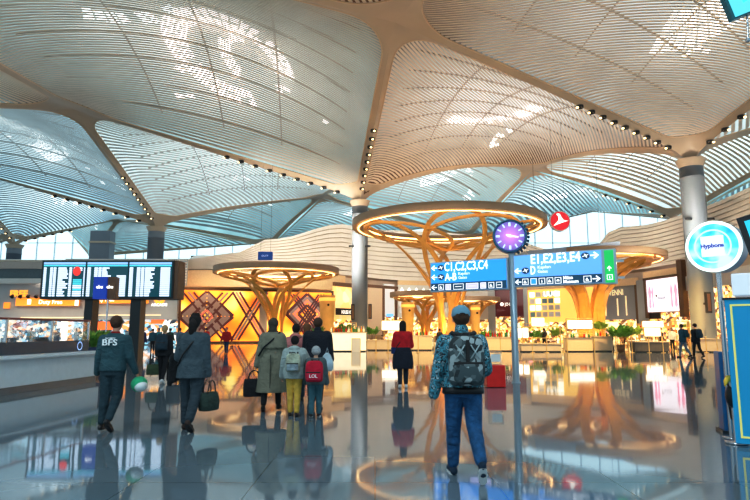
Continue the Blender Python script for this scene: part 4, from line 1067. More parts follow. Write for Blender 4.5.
# hanging screen corner, top right
t = thing('hanging_screen', 'tilted teal hanging screen at the top right corner on a thin rod', 'screen', P(748, -2, 7))
c0 = P(723, -4, 7)-t.location; c1 = P(733, 20, 7)-t.location; c2 = P(775, 3, 7)-t.location; c3 = P(765, -22, 7)-t.location
n_ = (c1-c0).cross(c2-c1).normalized(); 
n_ = n_ if n_.y > 0 else -n_
MB().add([c0, c1, c2, c3]+[v+n_*.08 for v in (c0, c1, c2, c3)], [(0, 3, 2, 1), (4, 5, 6, 7), (0, 1, 5, 4), (1, 2, 6, 5), (2, 3, 7, 6), (3, 0, 4, 7)]).build('housing', mm('screen_edge', (.02, .12, .14), .3, var=0), t)
cc = (c0+c1+c2+c3)/4; ins = [cc+(v-cc)*.88-n_*.01 for v in (c0, c1, c2, c3)]
MB().add(ins, [(0, 1, 2, 3), (3, 2, 1, 0)]).build('picture', mm('teal_picture', (.15, .5, .55), .3, emit=(.18, .58, .64), es=.8, var=0), t)
ins = [cc+(v-cc)*s_+(c0-c1)*.12-n_*.02 for v, s_ in zip((c0, c1, c2, c3), (.35, .35, .2, .2))]
MB().add(ins, [(0, 1, 2, 3), (3, 2, 1, 0)]).build('teal_block', CY, t)
a = P(747, 8, 7.05)-t.location; b_ = P(748, 40, 7.05)-t.location
MB().cyl(a, b_, .012, n=8).build('rod', STEEL, t); MB().cbox(b_, (.05, .05, .05), bev=.01).build('joint', STEEL, t)
# ================================================================ people
SKIN = mm('skin', (.50, .28, .19), .5, var=.06, scale=8)
EYEM = mm('eye_dark', (.03, .02, .02), .2, var=0)
def cap(mb, a, b, r0, r1=None, n=12):
    r1 = r0 if r1 is None else r1
    mb.cyl(a, b, r0, r1, n); mb.ell(a, (r0, r0, r0), n, 7); mb.ell(b, (r1, r1, r1), n, 7)
def ring(c, rx, ry, n=20, p=2.3, rot=None):
    out = []
    for i in range(n):
        t = 2*PI*i/n; ct, st = math.cos(t), math.sin(t)
        v = Vector((rx*math.copysign(abs(ct)**(2/p), ct), ry*math.copysign(abs(st)**(2/p), st), 0))
        if rot: v = rot @ v
        out.append(v+Vector(c))
    return out
def rx(a): return Matrix.Rotation(a, 3, 'X')
def ry(a): return Matrix.Rotation(a, 3, 'Y')
def skel(H, p, fem=False):
    D = math.radians; J = {}
    sw = (.090 if fem else .104)*H; hw = .052*H
    lean = rx(-D(p.get('lean', 2)))
    pel = Vector((0, 0, .525*H)); J['pel'] = pel
    def up(v): return pel+lean @ (Vector(v)-pel)
    J['up'] = up; J['lean'] = lean
    J['neck'] = up((0, 0, .835*H)); J['head'] = up((0, .012*H, .922*H))
    zmin = 9
    for s, k in ((-1, 'l'), (1, 'r')):
        hip = Vector((s*hw, 0, .515*H)); th, kn = D(p.get(k+'t', 0)), D(p.get(k+'k', 3)); sp = D(p.get('spread', -1.2))
        d1 = ry(-s*sp) @ Vector((0, math.sin(th), -math.cos(th))); knee = hip+d1*.235*H
        d2 = ry(-s*sp*.5) @ Vector((0, math.sin(th-kn), -math.cos(th-kn))); ank = knee+d2*.235*H
        fp = D(p.get(k+'f', 0))       # heel lift: toes down
        toe = ank+Vector((s*.01*H, math.cos(fp)*.085*H, -.028*H-math.sin(fp)*.085*H)); heel = ank+Vector((0, -math.cos(fp)*.025*H+math.sin(-fp)*.02*H, -.028*H+math.sin(fp)*.025*H))
        J[k+'hip'], J[k+'knee'], J[k+'ank'], J[k+'toe'], J[k+'heel'] = hip, knee, ank, toe, heel
        zmin = min(zmin, toe.z-.018*H, heel.z-.018*H)
        sh = up((s*sw, 0, .778*H)); a, ab, el, tw = D(p.get(k+'a', 0)), D(p.get(k+'ab', 8)), D(p.get(k+'e', 12)), D(p.get(k+'tw', 0))
        d = Vector((s*math.sin(ab), math.sin(a)*math.cos(ab), -math.cos(a)*math.cos(ab))).normalized()
        elb = sh+d*.166*H
        # forearm bends forward, tw turns it inward
        side = Vector((-s*math.sin(tw), math.cos(tw), 0)); fwd = (side-d*side.dot(d)).normalized()
        d2 = (d*math.cos(el)+fwd*math.sin(el)).normalized(); wr = elb+d2*.150*H
        J[k+'sh'], J[k+'elb'], J[k+'wr'], J[k+'fd'] = sh, elb, wr, d2
    J['dz'] = -zmin
    for k, v in list(J.items()):
        if isinstance(v, Vector) and not k.endswith('fd'): J[k] = v+Vector((0, 0, -zmin))
    J['upz'] = lambda v: up(v)+Vector((0, 0, -zmin))
    return J
def hand(mb, w_, d, s, H, curl=.5):
    """palm plus four bent fingers and a thumb; d = forearm direction, s = side (+1 right)"""
    d = d.normalized(); f = Vector((0, 1, 0)); f = (f-d*f.dot(d))
    f = f.normalized() if f.length > .25 else Vector((0, 0, 1)); inn = d.cross(f)*(1 if s > 0 else -1)
    inn = inn.normalized()
    if inn.x*s > 0: inn = -inn           # palm faces the body
    L = .052*H; pc = w_+d*L*.55; R = Matrix((f, inn, d)).transposed()
    mb.ell(pc, (.024*H, .0095*H, L*.62), 12, 8, R); cap(mb, w_-d*.02, w_+d*.01, .0155*H, .014*H)
    lens = (.040, .046, .043, .034)
    for k in range(4):
        b0 = w_+d*L+f*(.0165-.011*k)*H; l = lens[k]*H
        d1 = (d*math.cos(curl*.6)+inn*math.sin(curl*.6)); d2 = (d*math.cos(curl*1.6)+inn*math.sin(curl*1.6)); d3 = (d*math.cos(curl*2.4)+inn*math.sin(curl*2.4))
        p1 = b0+d1*l*.45; p2 = p1+d2*l*.32; p3 = p2+d3*l*.26
        r = .0052*H; cap(mb, b0-d*.012*H, p1, r*1.05, r, 8); cap(mb, p1, p2, r, r*.92, 8); cap(mb, p2, p3, r*.92, r*.8, 8)
    t0 = w_+d*L*.25+f*.016*H; t1 = t0+(d*.6+f*.75+inn*.2).normalized()*.026*H; t2 = t1+(d*.9+f*.3+inn*.3).normalized()*.022*H
    cap(mb, t0, t1, .0075*H, .0062*H, 8); cap(mb, t1, t2, .006*H, .0048*H, 8)
def torso_rings(J, H, o, fem, z0=.46, z1=.845, k=1.):
    prof = [(.46, .086, .062), (.50, .096, .068), (.54, .098, .070), (.60, .083 if fem else .088, .060), (.66, .086 if fem else .094, .064), (.73, .094 if fem else .104, .070), (.77, .094 if fem else .108, .064), (.795, .078 if fem else .090, .054), (.82, .052 if fem else .060, .044), (.835, .042, .040), (.85, .036, .036)]
    out = []
    for z, a, b_ in prof:
        if z < z0-.001 or z > z1+.001: continue
        out.append([J['upz'](v) for v in ring((0, 0, z*H), (a*k)*H+o, b_*H+o)])
    return out
def person(name_label, px, py, H=1.75, Y=None, rz=0., pose=None, fem=False, top=None, bottom=None, shoes=None, hair=None, hairlen=0., vox=.011, sleeve=1., hem=.46, puff=.0,
           coat=0., coatflare=1.15, hood=None, collar=None, hat=None, sole=None, skirtm=None, group=None, legw=1., loc=None):
    p = pose or {}; J = skel(H, p, fem)
    g = loc or G(px, py)
    t = thing('person', name_label, 'person', (g.x, g.y, 0), rz, group)
    # ---- body, one continuous surface
    mb = MB().loft(torso_rings(J, H, 0, fem))
    hd = J['head']; nk = J['neck']
    cap(mb, nk-Vector((0, 0, .03*H)), hd-Vector((0, .01*H, .035*H)), .033*H, .030*H)
    mb.ell(hd+Vector((0, -.004*H, .012*H)), (.047*H, .058*H, .057*H)); mb.ell(hd+Vector((0, .012*H, -.022*H)), (.037*H, .044*H, .045*H))
    mb.ell(hd+Vector((0, .057*H, -.012*H)), (.007*H, .012*H, .016*H), 8, 6)                      # nose
    mb.ell(hd+Vector((0, .050*H, -.038*H)), (.015*H, .008*H, .006*H), 8, 6)                      # mouth
    for s in (-1, 1): mb.ell(hd+Vector((s*.048*H, -.004*H, -.008*H)), (.006*H, .014*H, .019*H), 8, 6)
    for s, k in ((-1, 'l'), (1, 'r')):
        cap(mb, J[k+'sh'], J[k+'elb'], .029*H, .023*H); cap(mb, J[k+'elb'], J[k+'wr'], .023*H, .0155*H)
        hand(mb, J[k+'wr'], J[k+'fd'], s, H, p.get(k+'curl', .5))
        cap(mb, J[k+'hip'], J[k+'knee'], .048*H*legw, .032*H*legw); cap(mb, J[k+'knee'], J[k+'ank'], .031*H*legw, .020*H)
        cap(mb, J[k+'heel'], J[k+'toe'], .018*H, .016*H)
    blob_obj('body', mb, SKIN, t, vox, 3)
    for s in (-1, 1): MB().ell(hd+Vector((s*.018*H, .052*H, .004*H)), (.007*H, .005*H, .005*H), 8, 6).build('eye', EYEM, t)
    # ---- trousers
    if bottom:
        mb = MB().loft(torso_rings(J, H, .012, fem, .46, .60))
        for k in 'lr':
            cap(mb, J[k+'hip'], J[k+'knee'], .053*H*legw+.006, .037*H*legw+.008); cap(mb, J[k+'knee'], J[k+'ank'].lerp(J[k+'knee'], .08), .037*H*legw+.006, .027*H*legw+.008)
            kb = J[k+'knee'].lerp(J[k+'ank'], .35); cap(mb, kb, kb+Vector((0, -.006, 0)), .036*H*legw+.006)
        blob_obj('trousers', mb, bottom, t, vox, 3)
    # ---- shoes
    for k in 'lr':
        a, b_ = J[k+'heel'], J[k+'toe']; mb = MB()
        cap(mb, a+Vector((0, 0, .004)), b_, .022*H, .020*H, 10); cap(mb, a, J[k+'ank']+Vector((0, 0, -.012*H)), .023*H, .022*H, 10)
        mb.ell(a.lerp(b_, .55)+Vector((0, 0, .004*H)), (.024*H, .04*H, .018*H), 10, 7)
        so = blob_obj('shoe', mb, shoes or BLACK, t, max(.008, vox*.8), 2)
        dn = (b_-a).normalized(); nrm = Vector((0, -dn.z, dn.y)) ; nrm = nrm if nrm.z > 0 else -nrm
        mb = MB(); R = Matrix((Vector((1, 0, 0)), dn, nrm)).transposed()
        rr = [ring((0, 0, zz), .024*H, .066*H, 16, 2.6) for zz in (-.006*H, .006*H)]
        mb.loft([[R @ v+a.lerp(b_, .5)-nrm*.015*H for v in r_] for r_ in rr], smooth=False); mb.build('sole', sole or BLACK, so)
    # ---- upper clothes
    if top:
        o = .020+puff; mb = MB()
        if coat:
            z0 = coat; rg = []
            n = 7
            for q in range(n):
                z = z0+(.60-z0)*q/n; e_ = 1+(coatflare-1)*(1-q/n); sh_ = (J['lknee'].y+J['rknee'].y)*.25*(1-q/n)
                rg.append([v for v in ring((0, sh_, z*H+J['dz']), (.092*H+o)*e_, (.068*H+o+abs(J['lknee'].y-J['rknee'].y)*.18*(1-q/n))*e_)])
            mb.loft(rg+torso_rings(J, H, o, fem, .60, .835))
        else: mb.loft(torso_rings(J, H, o, fem, hem, .835))
        for k in 'lr':
            cap(mb, J[k+'sh'], J[k+'elb'], .033*H+o*.8, .028*H+o*.7)
            we = J[k+'elb'].lerp(J[k+'wr'], .96*sleeve)
            cap(mb, J[k+'elb'], we, .028*H+o*.6, .0205*H+o*.55)
        if collar: cap(mb, nk-Vector((0, 0, .01*H)), nk+Vector((0, 0, .018*H)), .044*H)
        blob_obj('coat' if coat else 'jacket', mb, top, t, vox, 3)
    if hood:
        mb = MB(); b0 = J['upz']((0, -.055*H, .835*H)); mb.ell(b0, (.075*H, .045*H, .035*H)); mb.ell(b0+Vector((0, -.01, -.03*H)), (.055*H, .035*H, .045*H))
        blob_obj('hood', mb, hood, t, vox, 2)
    # ---- hair / hats
    if hair:
        mb = MB(); mb.ell(hd+Vector((0, -.012*H, .018*H)), (.055*H, .062*H, .060*H))
        if hairlen > 0:
            mb.ell(hd+Vector((0, -.030*H, -.010*H)), (.047*H, .036*H, .050*H))
            L_ = hairlen*H; cap(mb, hd+Vector((0, -.035*H, -.01*H)), hd+Vector((0, -.048*H, -.02*H-L_)), .040*H, .026*H+.01*(L_ > .1))
            if L_ > .12:
                for s in (-1, 1): cap(mb, hd+Vector((s*.03*H, -.03*H, -.0*H)), hd+Vector((s*.035*H, -.04*H, -.02*H-L_*.85)), .026*H, .018*H)
        else: mb.ell(hd+Vector((0, -.026*H, -.008*H)), (.045*H, .034*H, .036*H))
        # leave the face free
        me = blob(mb, vox, 2); me.materials.append(hair)
        bm = bmesh.new(); bm.from_mesh(me)
        kill = [v for v in bm.verts if v.co.y > hd.y+.030*H and v.co.z < hd.z+.030*H]
        bmesh.ops.delete(bm, geom=kill, context='VERTS'); bm.to_mesh(me); bm.free(); link('hair', me, t)
    t['_h'] = 0; del t['_h']
    return t, J
def tote(label, m, loc, w_=.34, h=.30, d=.13, strap=.22, rz=0, strapm=None, name='handbag'):
    t = thing(name, label, 'bag', loc, rz)
    mb = MB(); mb.loft([ring((0, 0, z*h), w_/2*k_, d/2*k2, 20, 4) for z, k_, k2 in ((0, .92, .9), (.06, 1, 1), (.5, 1.02, 1.05), (.9, .95, .7), (1, .9, .45))]); mb.build('bag_body', m, t)
    for s in (-1, 1):
        pts = [Vector((w_*.28*math.cos(PI*q/10), s*d*.22, h*.92+strap*math.sin(PI*q/10))) for q in range(11)]
        MB().tube(pts, .011, 6).build('strap', strapm or m, t)
    return t
def backpack(parentJ, t, m, H, w_=.30, h=.42, d=.16, m2=None, z=.70, own=None, y=-.0):
    """backpack sits on the back; returned as its own thing"""
    J = parentJ; R = Matrix.Rotation(t.rotation_euler.z, 3, 'Z')
    c = J['upz']((0, -.075*H-d/2-y, z*H)); lc = t.location+R @ c
    b_ = thing('backpack', own, 'bag', lc, t.rotation_euler.z)
    mb = MB()
    mb.loft([ring((0, -dd, zz*h), w_/2*k_, d/2*k2, 24, 3.2) for zz, k_, k2, dd in ((-.5, .80, .7, 0), (-.45, .95, .95, 0), (-.2, 1, 1.1, .01), (.15, 1, 1., 0), (.38, .92, .85, 0), (.48, .7, .6, 0), (.5, .4, .3, 0))]); mb.build('bag_body', m, b_)
    mb = MB(); mb.loft([ring((0, -d*.52-.02, zz*h), w_*.40*k_, .035*k_, 20, 3.5) for zz, k_ in ((-.42, .85), (-.38, 1), (-.1, 1), (-.05, .85))]); mb.build('front_pocket', m2 or m, b_)
    MB().cbox((0, -d*.52-.045, -.04*h), (w_*.80, .012, .022), bev=.003).build('zip_band', BLACK, b_)
    MB().tube([(-.04, 0, h*.48), (-.03, 0, h*.55), (.03, 0, h*.55), (.04, 0, h*.48)], .009, 6).build('grab_handle', BLACK, b_)
    for s in (-1, 1):
        a = Vector((s*.065*H, 0, 0))
        q0 = Vector((s*.045*H, d*.35, h*.42)); sh_ = J[('r' if s > 0 else 'l')+'sh']; top_ = sh_-c+Vector((-s*.035*H, .0, .052*H))
        MB().tube([q0, q0.lerp(top_, .6)+Vector((0, 0, .02)), top_, top_+Vector((s*.005, .085, -.06)), Vector((s*.085*H, d*.5+.18, -.02))], .017, 8).build('shoulder_strap', BLACK, b_)
    return b_
cl = lambda k, c, **kw: mm('cloth_'+k, c, .85, var=kw.pop('var', .15), scale=kw.pop('scale', 9), bump=.7, **kw)
HAIRB, HAIRD, HAIRL = cl('hair_black', (.012, .010, .010)), cl('hair_brown', (.07, .035, .02), var=.3), cl('hair_blond', (.42, .28, .13), var=.2)
def hp(t, J, k, f_=.06):
    """world position of a hand"""
    R = Matrix.Rotation(t.rotation_euler.z, 3, 'Z'); return t.location+R @ (J[k+'wr']+J[k+'fd']*f_)
# 1 --- man with cap, patterned jacket and backpack
CAMO = ramp_mat('jacket_pattern', 'noise', 15, [(.0, (.01, .02, .03)), (.38, (.03, .12, .16)), (.46, (.06, .32, .42)), (.52, (.012, .025, .035)), (.58, (.45, .65, .70)), (.62, (.04, .20, .27)), (.70, (.01, .02, .03))], rough=.7, detail=3, interp='CONSTANT')
PACK = ramp_mat('pack_pattern', 'cells', 16, [(0, (.02, .03, .035)), (.35, (.10, .14, .15)), (.62, (.05, .08, .09)), (.85, (.35, .42, .43))], rough=.7, interp='CONSTANT')
JEAN = mm('jeans_blue', (.012, .085, .21), .8, var=.35, scale=12, bump=.8)
man, J = person('man in a pale blue cap, patterned teal jacket and blue jeans walking away', 465, 477, 1.78, rz=.02, vox=.008,
    pose=dict(lt=12, lk=4, rt=-10, rk=38, rf=62, la=-4, lab=13, le=8, ra=10, rab=14, re=62, rtw=25, lean=3, lcurl=.45, spread=.6), top=CAMO, bottom=JEAN, shoes=cl('shoe_blue', (.01, .03, .06)), sole=mm('sole_white', (.7, .72, .72), .5, var=0), hair=HAIRD, puff=.022, collar=True, legw=1.12, hem=.50)
H = 1.8; hd = J['head']
mb = MB(); mb.ell(hd+Vector((0, -.004*H, .028*H)), (.058*H, .067*H, .056*H), 20, 12)
me = blob(mb, .008, 2); bm = bmesh.new(); bm.from_mesh(me); bmesh.ops.delete(bm, geom=[v for v in bm.verts if v.co.z < hd.z+.012*H], context='VERTS'); bm.to_mesh(me); bm.free()
CAPM = mm('cap_blue', (.16, .34, .44), .8, var=.12, scale=10); me.materials.append(CAPM); cp = link('cap', me, man)
MB().loft([ring(hd+Vector((0, .075*H, .014*H+q*.004)), .046*H, .048*H, 20) for q in (0, 1)]).build('peak', CAPM, cp)
MB().tube([hd+Vector((.03*math.cos(PI*q/8)*1., -.070*H, .020*H+.022*math.sin(PI*q/8))) for q in range(9)], .006, 6).build('back_strap', BLACK, cp)
mb = MB().loft([[J['upz'](v) for v in ring((0, 0, z*H), .102*H+.038, .074*H+.040)] for z in (.475, .512)]); mb.build('waistband', BLACK, man)
for k in 'lr':
    a = J[k+'wr']; d_ = J[k+'fd']; MB().cyl(a-d_*.045, a+d_*.01, .040, .036, 14).build('cuff', BLACK, man)
MB().tube([J['upz'](Vector((.055*H*math.cos(PI+PI*q/10)*1.25, -.05*H-.02*math.sin(PI*q/10), .828*H-.03*math.sin(PI*q/10)))) for q in range(11)], .026, 8).build('collar_band', BLACK, man)
bp_ = backpack(J, man, PACK, H, .37, .50, .17, PACK, .665, 'grey and black patterned backpack on the back of the man in the cap', y=.02)
XL = cl('pale_line', (.38, .48, .50))
for (x0_, z0_, x1_, z1_) in ((-.12, .02, -.03, .16), (-.03, .02, -.12, .16), (.03, .02, .12, .16), (.12, .02, .03, .16), (-.10, -.20, -.01, -.08), (-.01, -.20, -.10, -.08), (.02, -.20, .11, -.08), (.11, -.20, .02, -.08)):
    yb = -.125 if z0_ < 0 else -.098
    MB().tube([(x0_, yb, z0_), ((x0_+x1_)/2, yb-.006, (z0_+z1_)/2), (x1_, yb, z1_)], .007, 6).build('cross_stripe', XL, bp_)
MB().cbox((0, -.10, .10), (.035, .02, .22), bev=.005).build('centre_strap', BLACK, bp_)
# 2 --- guard
GUARD = cl('guard_jacket', (.030, .085, .105)); GTR = cl('guard_trousers', (.018, .045, .060))
gd, J = person('man in a dark teal work jacket with white back lettering, walking away', 109, 431, 1.71, rz=-.03, vox=.010,
    pose=dict(lt=-5, lk=3, lf=0, rt=4, rk=40, rf=50, la=2, lab=12, le=14, ra=6, rab=13, re=20, lean=2), top=GUARD, bottom=GTR, hair=HAIRD, puff=.012, legw=1.1, hem=.47)
tm = mm('lettering_white', (.75, .8, .82), .6, emit=(.7, .75, .8), es=.15, var=0)
text('back_lettering', 'BFS', .13, tm, gd, J['upz']((0, -.170, .735*1.69)), align='CENTER', bold=.002, fit=.23); text('back_lettering', 'SECURITY', .035, tm, gd, J['upz']((0, -.160, .79*1.69)), align='CENTER')
MB().loft([ring(J['neck']+Vector((0, 0, .0+q*.03)), .066, .066, 20) for q in (0, 1)]).build('red_collar', cl('red', (.45, .02, .02)), gd)
q = hp(gd, J, 'r', .10); t = thing('safety_helmet', 'green and white helmet held low in the hand of the lettered worker', 'helmet', q+Vector((.02, 0, -.10)))
mb = MB().ell((0, 0, 0), (.12, .15, .12), 18, 10); mb.build('shell', cl('helmet_green', (.03, .45, .22)), t); MB().ell((.045, -.045, -.03), (.10, .12, .085), 14, 8).build('visor', mm('helmet_white', (.75, .8, .8), .3, var=.05), t)
# 3 --- woman in grey jacket
GJ = cl('grey_jacket', (.055, .085, .105)); 
w3, J = person('woman in a slate grey coat with a dark ponytail carrying bags, walking away', 190, 430, 1.76, rz=-.05, fem=True, vox=.010,
    pose=dict(lt=8, lk=8, rt=-12, rk=26, rf=45, la=6, lab=16, le=70, ra=-4, rab=8, re=10, lean=2, spread=1, rcurl=1.2), top=GJ, bottom=cl('dark_trousers', (.03, .05, .065)), hair=HAIRB, hairlen=.05, puff=.03, coat=.44, coatflare=1.12, legw=1.25, shoes=cl('shoe_brown', (.05, .03, .025)))
hd = J['head']; MB().tube([hd+Vector((0, -.09, .03)), hd+Vector((.0, -.14, -.03)), hd+Vector((-.01, -.13, -.15)), hd+Vector((-.01, -.11, -.26))], [.045, .06, .05, .02], 10).build('ponytail', HAIRB, w3)
MB().loft([ring(hd+Vector((0, -.01, .10+q*.05)), .075-q*.03, .085-q*.03, 18) for q in (0, 1)]).build('hair_top', HAIRB, w3)
MB().tube([J['upz'](v) for v in ((.13, -.05, 1.43), (.03, -.175, 1.30), (-.10, -.185, 1.12), (-.20, -.12, .95))], .014, 8).build('cross_strap', BLACK, w3)
q = hp(w3, J, 'r', .08); tote('dark green holdall hanging from the right hand of the ponytailed woman', cl('holdall_green', (.03, .055, .045)), q+Vector((.02, 0, -.46)), .34, .27, .2, .20, 1.2, BLACK, 'holdall')
q = hp(w3, J, 'l', .0); t = thing('draped_coat', 'black coat folded over the left arm of the ponytailed woman', 'coat', q+Vector((-.06, -.02, .05)))
mb = MB(); 
for k in range(5): cap(mb, (-.10+.06*k, -.03+.01*k, .0), (-.13+.07*k, -.04, -.42+.05*(k % 3)), .055, .04)
mb.ell((0, 0, .0), (.17, .09, .08)); blob_obj('folds', mb, cl('black_coat', (.01, .012, .015)), t, .014, 3)
q2 = P(178, 392, 9.0)
# 4 --- blonde woman in black with backpack
w4, J = person('blonde woman in black with a dark backpack, beyond the ponytailed woman', 162, 384, 1.66, rz=.05, fem=True, vox=.014,
    pose=dict(lt=10, lk=4, rt=-10, rk=18, rf=30, la=10, lab=10, ra=-5, lean=2, lcurl=1.1), top=cl('black_top', (.012, .014, .018)), bottom=cl('black_leg', (.008, .009, .012)), hair=HAIRL, hairlen=.02, puff=.03, shoes=mm('shoe_white', (.7, .7, .7), .5, var=0), sole=mm('sole_white'))
backpack(J, w4, cl('navy_pack', (.02, .045, .065)), 1.66, .32, .46, .18, None, .70, 'dark navy backpack worn by the blonde woman in black')
q = hp(w4, J, 'l', .08); tote('dark green soft bag in the left hand of the blonde woman', cl('olive', (.05, .08, .04)), q+Vector((-.05, 0, -.50)), .42, .30, .2, .22, .2, BLACK, 'holdall')
t = thing('rolling_suitcase', 'black rolling suitcase between the blonde woman and the ponytailed woman', 'suitcase', G(174, 383), .1)
MB().cbox((0, 0, .34), (.40, .25, .56), bev=.04).build('shell', BLACK, t)
for s in (-1, 1):
    MB().cyl((s*.12, .1, .6), (s*.12, .1, 1.0), .01, n=8).build('handle_bar', STEEL, t)
    for s2 in (-1, 1): MB().cyl((s*.16-.012, s2*.08, .03), (s*.16+.012, s2*.08, .03), .03, n=12).build('wheel', DARK, t)
MB().cyl((-.13, .1, 1.0), (.13, .1, 1.0), .014, n=8).build('grip', BLACK, t)
# 5 --- woman in trench coat
TR = cl('trench', (.21, .21, .155), var=.12)
w5, J = person('woman in a long grey-green trench coat and headscarf, walking away', 271, 411, 1.74, rz=.04, fem=True, vox=.011,
    pose=dict(lt=-6, lk=12, lf=18, rt=8, rk=3, la=-8, lab=14, le=10, ra=5, rab=10, re=20, lcurl=1.2, spread=3), top=TR, bottom=BLACK and cl('black_leg', (.008, .009, .012)), puff=.03, coat=.19, coatflare=1.42, shoes=cl('boot', (.015, .013, .012)), hair=None)
hd = J['head']; mb = MB().ell(hd+Vector((0, -.012, .018)), (.100, .112, .112)); cap(mb, hd+Vector((0, -.03, -.03)), hd+Vector((0, -.07, -.20)), .075, .08); mb.ell(J['neck']+Vector((0, 0, -.01)), (.12, .10, .06))
blob_obj('headscarf', mb, cl('scarf_olive', (.05, .045, .035), var=.4), w5, .012, 3)
mb = MB(); mb.loft([[J['upz'](v) for v in ring((0, -.012, z), a, b_)] for z, a, b_ in ((1.14, .235, .18), (1.17, .235, .175), (1.33, .225, .165), (1.42, .17, .13))]); mb.build('cape_flap', TR, w5)
MB().tube([J['upz'](v) for v in ((.14, -.06, 1.45), (.02, -.185, 1.30), (-.14, -.19, 1.16), (-.25, -.10, 1.0))], .016, 8).build('cross_strap', cl('black_top', 0), w5)
MB().cbox(J['upz']((0, -.22, .72)), (.012, .05, .62), bev=.003).build('back_vent', cl('vent', (.07, .075, .06)), w5)
q = hp(w5, J, 'l', .08); tote('black boxy handbag in the left hand of the woman in the trench coat', cl('black_top', 0), q+Vector((-.02, 0, -.50)), .40, .33, .14, .18, .35)
# 6,7,8 --- three adults ahead of the children
person_p, J = person('person in a pink jacket with dark hair and a black cross strap', 298, 406, 1.66, rz=0, fem=True, vox=.014, pose=dict(lt=4, rt=-6, rk=10, ra=12, re=40), top=cl('pink_jacket', (.55, .20, .20)), bottom=cl('dark_trousers', 0), hair=HAIRB, puff=.03, hood=cl('pink_jacket', 0), loc=Vector((P(296, 331, 12.2).x, 12.2, 0)))
MB().tube([J['upz'](v) for v in ((.12, -.07, 1.38), (.0, -.17, 1.25), (-.13, -.17, 1.08))], .016, 8).build('cross_strap', BLACK, person_p)
person('woman with curly brown hair in a white top beyond the children', 307, 404, 1.68, rz=0, fem=True, vox=.014, pose=dict(lt=-4, rt=6, rk=4), top=cl('white_top', (.62, .60, .54)), bottom=cl('dark_trousers', 0), hair=cl('hair_chestnut', (.16, .07, .03), var=.35), hairlen=.03, puff=.01, loc=Vector((P(307, 331, 12.9).x, 12.9, 0)))
m8, J = person('man in a bulky black puffer jacket behind the child in the grey hat', 317, 408, 1.76, rz=.0, vox=.012, pose=dict(lt=6, rt=-6, rk=10, rf=15, la=10, le=30, ra=10, re=35, lean=6), top=cl('navy_puffer', (.010, .014, .024)), bottom=cl('black_leg', 0), hair=HAIRD, puff=.055, collar=True, loc=Vector((P(317.5, 331, 11.7).x, 11.7, 0)))
t = thing('shopping_bag', 'pale blue-white plastic bag beside the man in the puffer jacket', 'bag', P(327, 363, 11.5))
MB().loft([ring((0, 0, z), a, b_, 16, 2.6) for z, a, b_ in ((-.16, .09, .06), (-.12, .13, .09), (0, .13, .09), (.14, .08, .05), (.2, .03, .02))]).build('bag_body', cl('bag_pale', (.50, .62, .68)), t); MB().tube([(-.03, 0, .18), (0, 0, .3), (.03, 0, .18)], .006, 6).build('strap', cl('bag_pale', 0), t)
# 9 --- child in grey hooded jacket, yellow trousers
c9, J = person('child in a grey hooded jacket and yellow trousers, walking away', 293.5, 416, 1.42, rz=.02, fem=True, vox=.010, pose=dict(lt=4, lk=3, rt=-5, rk=8, la=6, lab=14, le=20, ra=20, rab=28, re=30), top=cl('grey_puffer', (.38, .45, .44), var=.1), bottom=cl('yellow_trousers', (.66, .42, .07)), hair=HAIRB, puff=.045, hood=cl('grey_puffer', 0), legw=1.05, hem=.44)
backpack(J, c9, cl('pale_pack', (.42, .46, .36), var=.4), 1.42, .26, .32, .14, cl('pale_pack2', (.30, .38, .42), var=.4), .66, 'small pale patterned backpack of the child in yellow trousers', y=.045)
# 10 --- child with grey hat and red backpack
c10, J = person('small child in a pale grey knit hat and teal trousers, walking away', 315, 417, 1.22, rz=-.02, fem=True, vox=.010, pose=dict(lt=-6, lk=12, lf=10, rt=6, rk=3, la=8, lab=12, ra=5, rab=12), top=cl('slate_puffer', (.09, .13, .14)), bottom=cl('teal_trousers', (.04, .12, .15)), shoes=cl('shoe_dark', (.02, .02, .02)), sole=mm('sole_white'), puff=.035, legw=1.1, hem=.46, hair=HAIRD)
hd = J['head']; mb = MB().ell(hd+Vector((0, -.008, .022)), (.082, .092, .088)); mb.loft([ring(hd+Vector((0, -.006, -.012+q*.035)), .082, .090, 20) for q in (0, 1)]); blob_obj('knit_hat', mb, cl('hat_grey', (.42, .44, .45)), c10, .009, 2)
b10 = backpack(J, c10, cl('red_pack', (.55, .01, .04)), 1.22, .31, .36, .15, cl('red_pack2', (.62, .02, .06)), .65, 'red backpack with pale lettering on the small child in the grey hat', y=.035)
text('lettering', 'LOL', .08, tm, b10, (0, -.145, -.10), align='CENTER', bold=.001)
# 11 --- woman in red
w11, J = person('long-haired woman in a red sweater with a navy jacket round her waist', 403, 388, 1.76, rz=-.02, fem=True, vox=.013, pose=dict(lt=-5, lk=6, lf=10, rt=5, rk=3, la=16, lab=12, le=70, ltw=20, ra=16, rab=12, re=70, rtw=20), top=cl('red_sweater', (.55, .012, .02)), bottom=cl('navy_leg', (.012, .02, .035)), hair=HAIRB, hairlen=.09, puff=.04, shoes=mm('shoe_white'), sole=mm('sole_white'), legw=1.05)
mb = MB(); mb.loft([ring((0, -.01, z*1.74+J['dz']), a, b_) for z, a, b_ in ((.28, .27, .17), (.36, .285, .19), (.48, .265, .19), (.58, .215, .165), (.61, .20, .15))]); cap(mb, (-.19, 0, .95), (-.23, -.02, .50), .05, .03); cap(mb, (.19, 0, .95), (.23, -.02, .52), .05, .03)
blob_obj('tied_jacket', mb, cl('navy_tied', (.012, .016, .03)), w11, .013, 3)
MB().tube([J['upz'](v) for v in ((.12, -.05, 1.44), (.02, -.15, 1.30), (-.12, -.16, 1.12), (-.19, -.08, 1.02))], .014, 8).build('cross_strap', BLACK, w11)
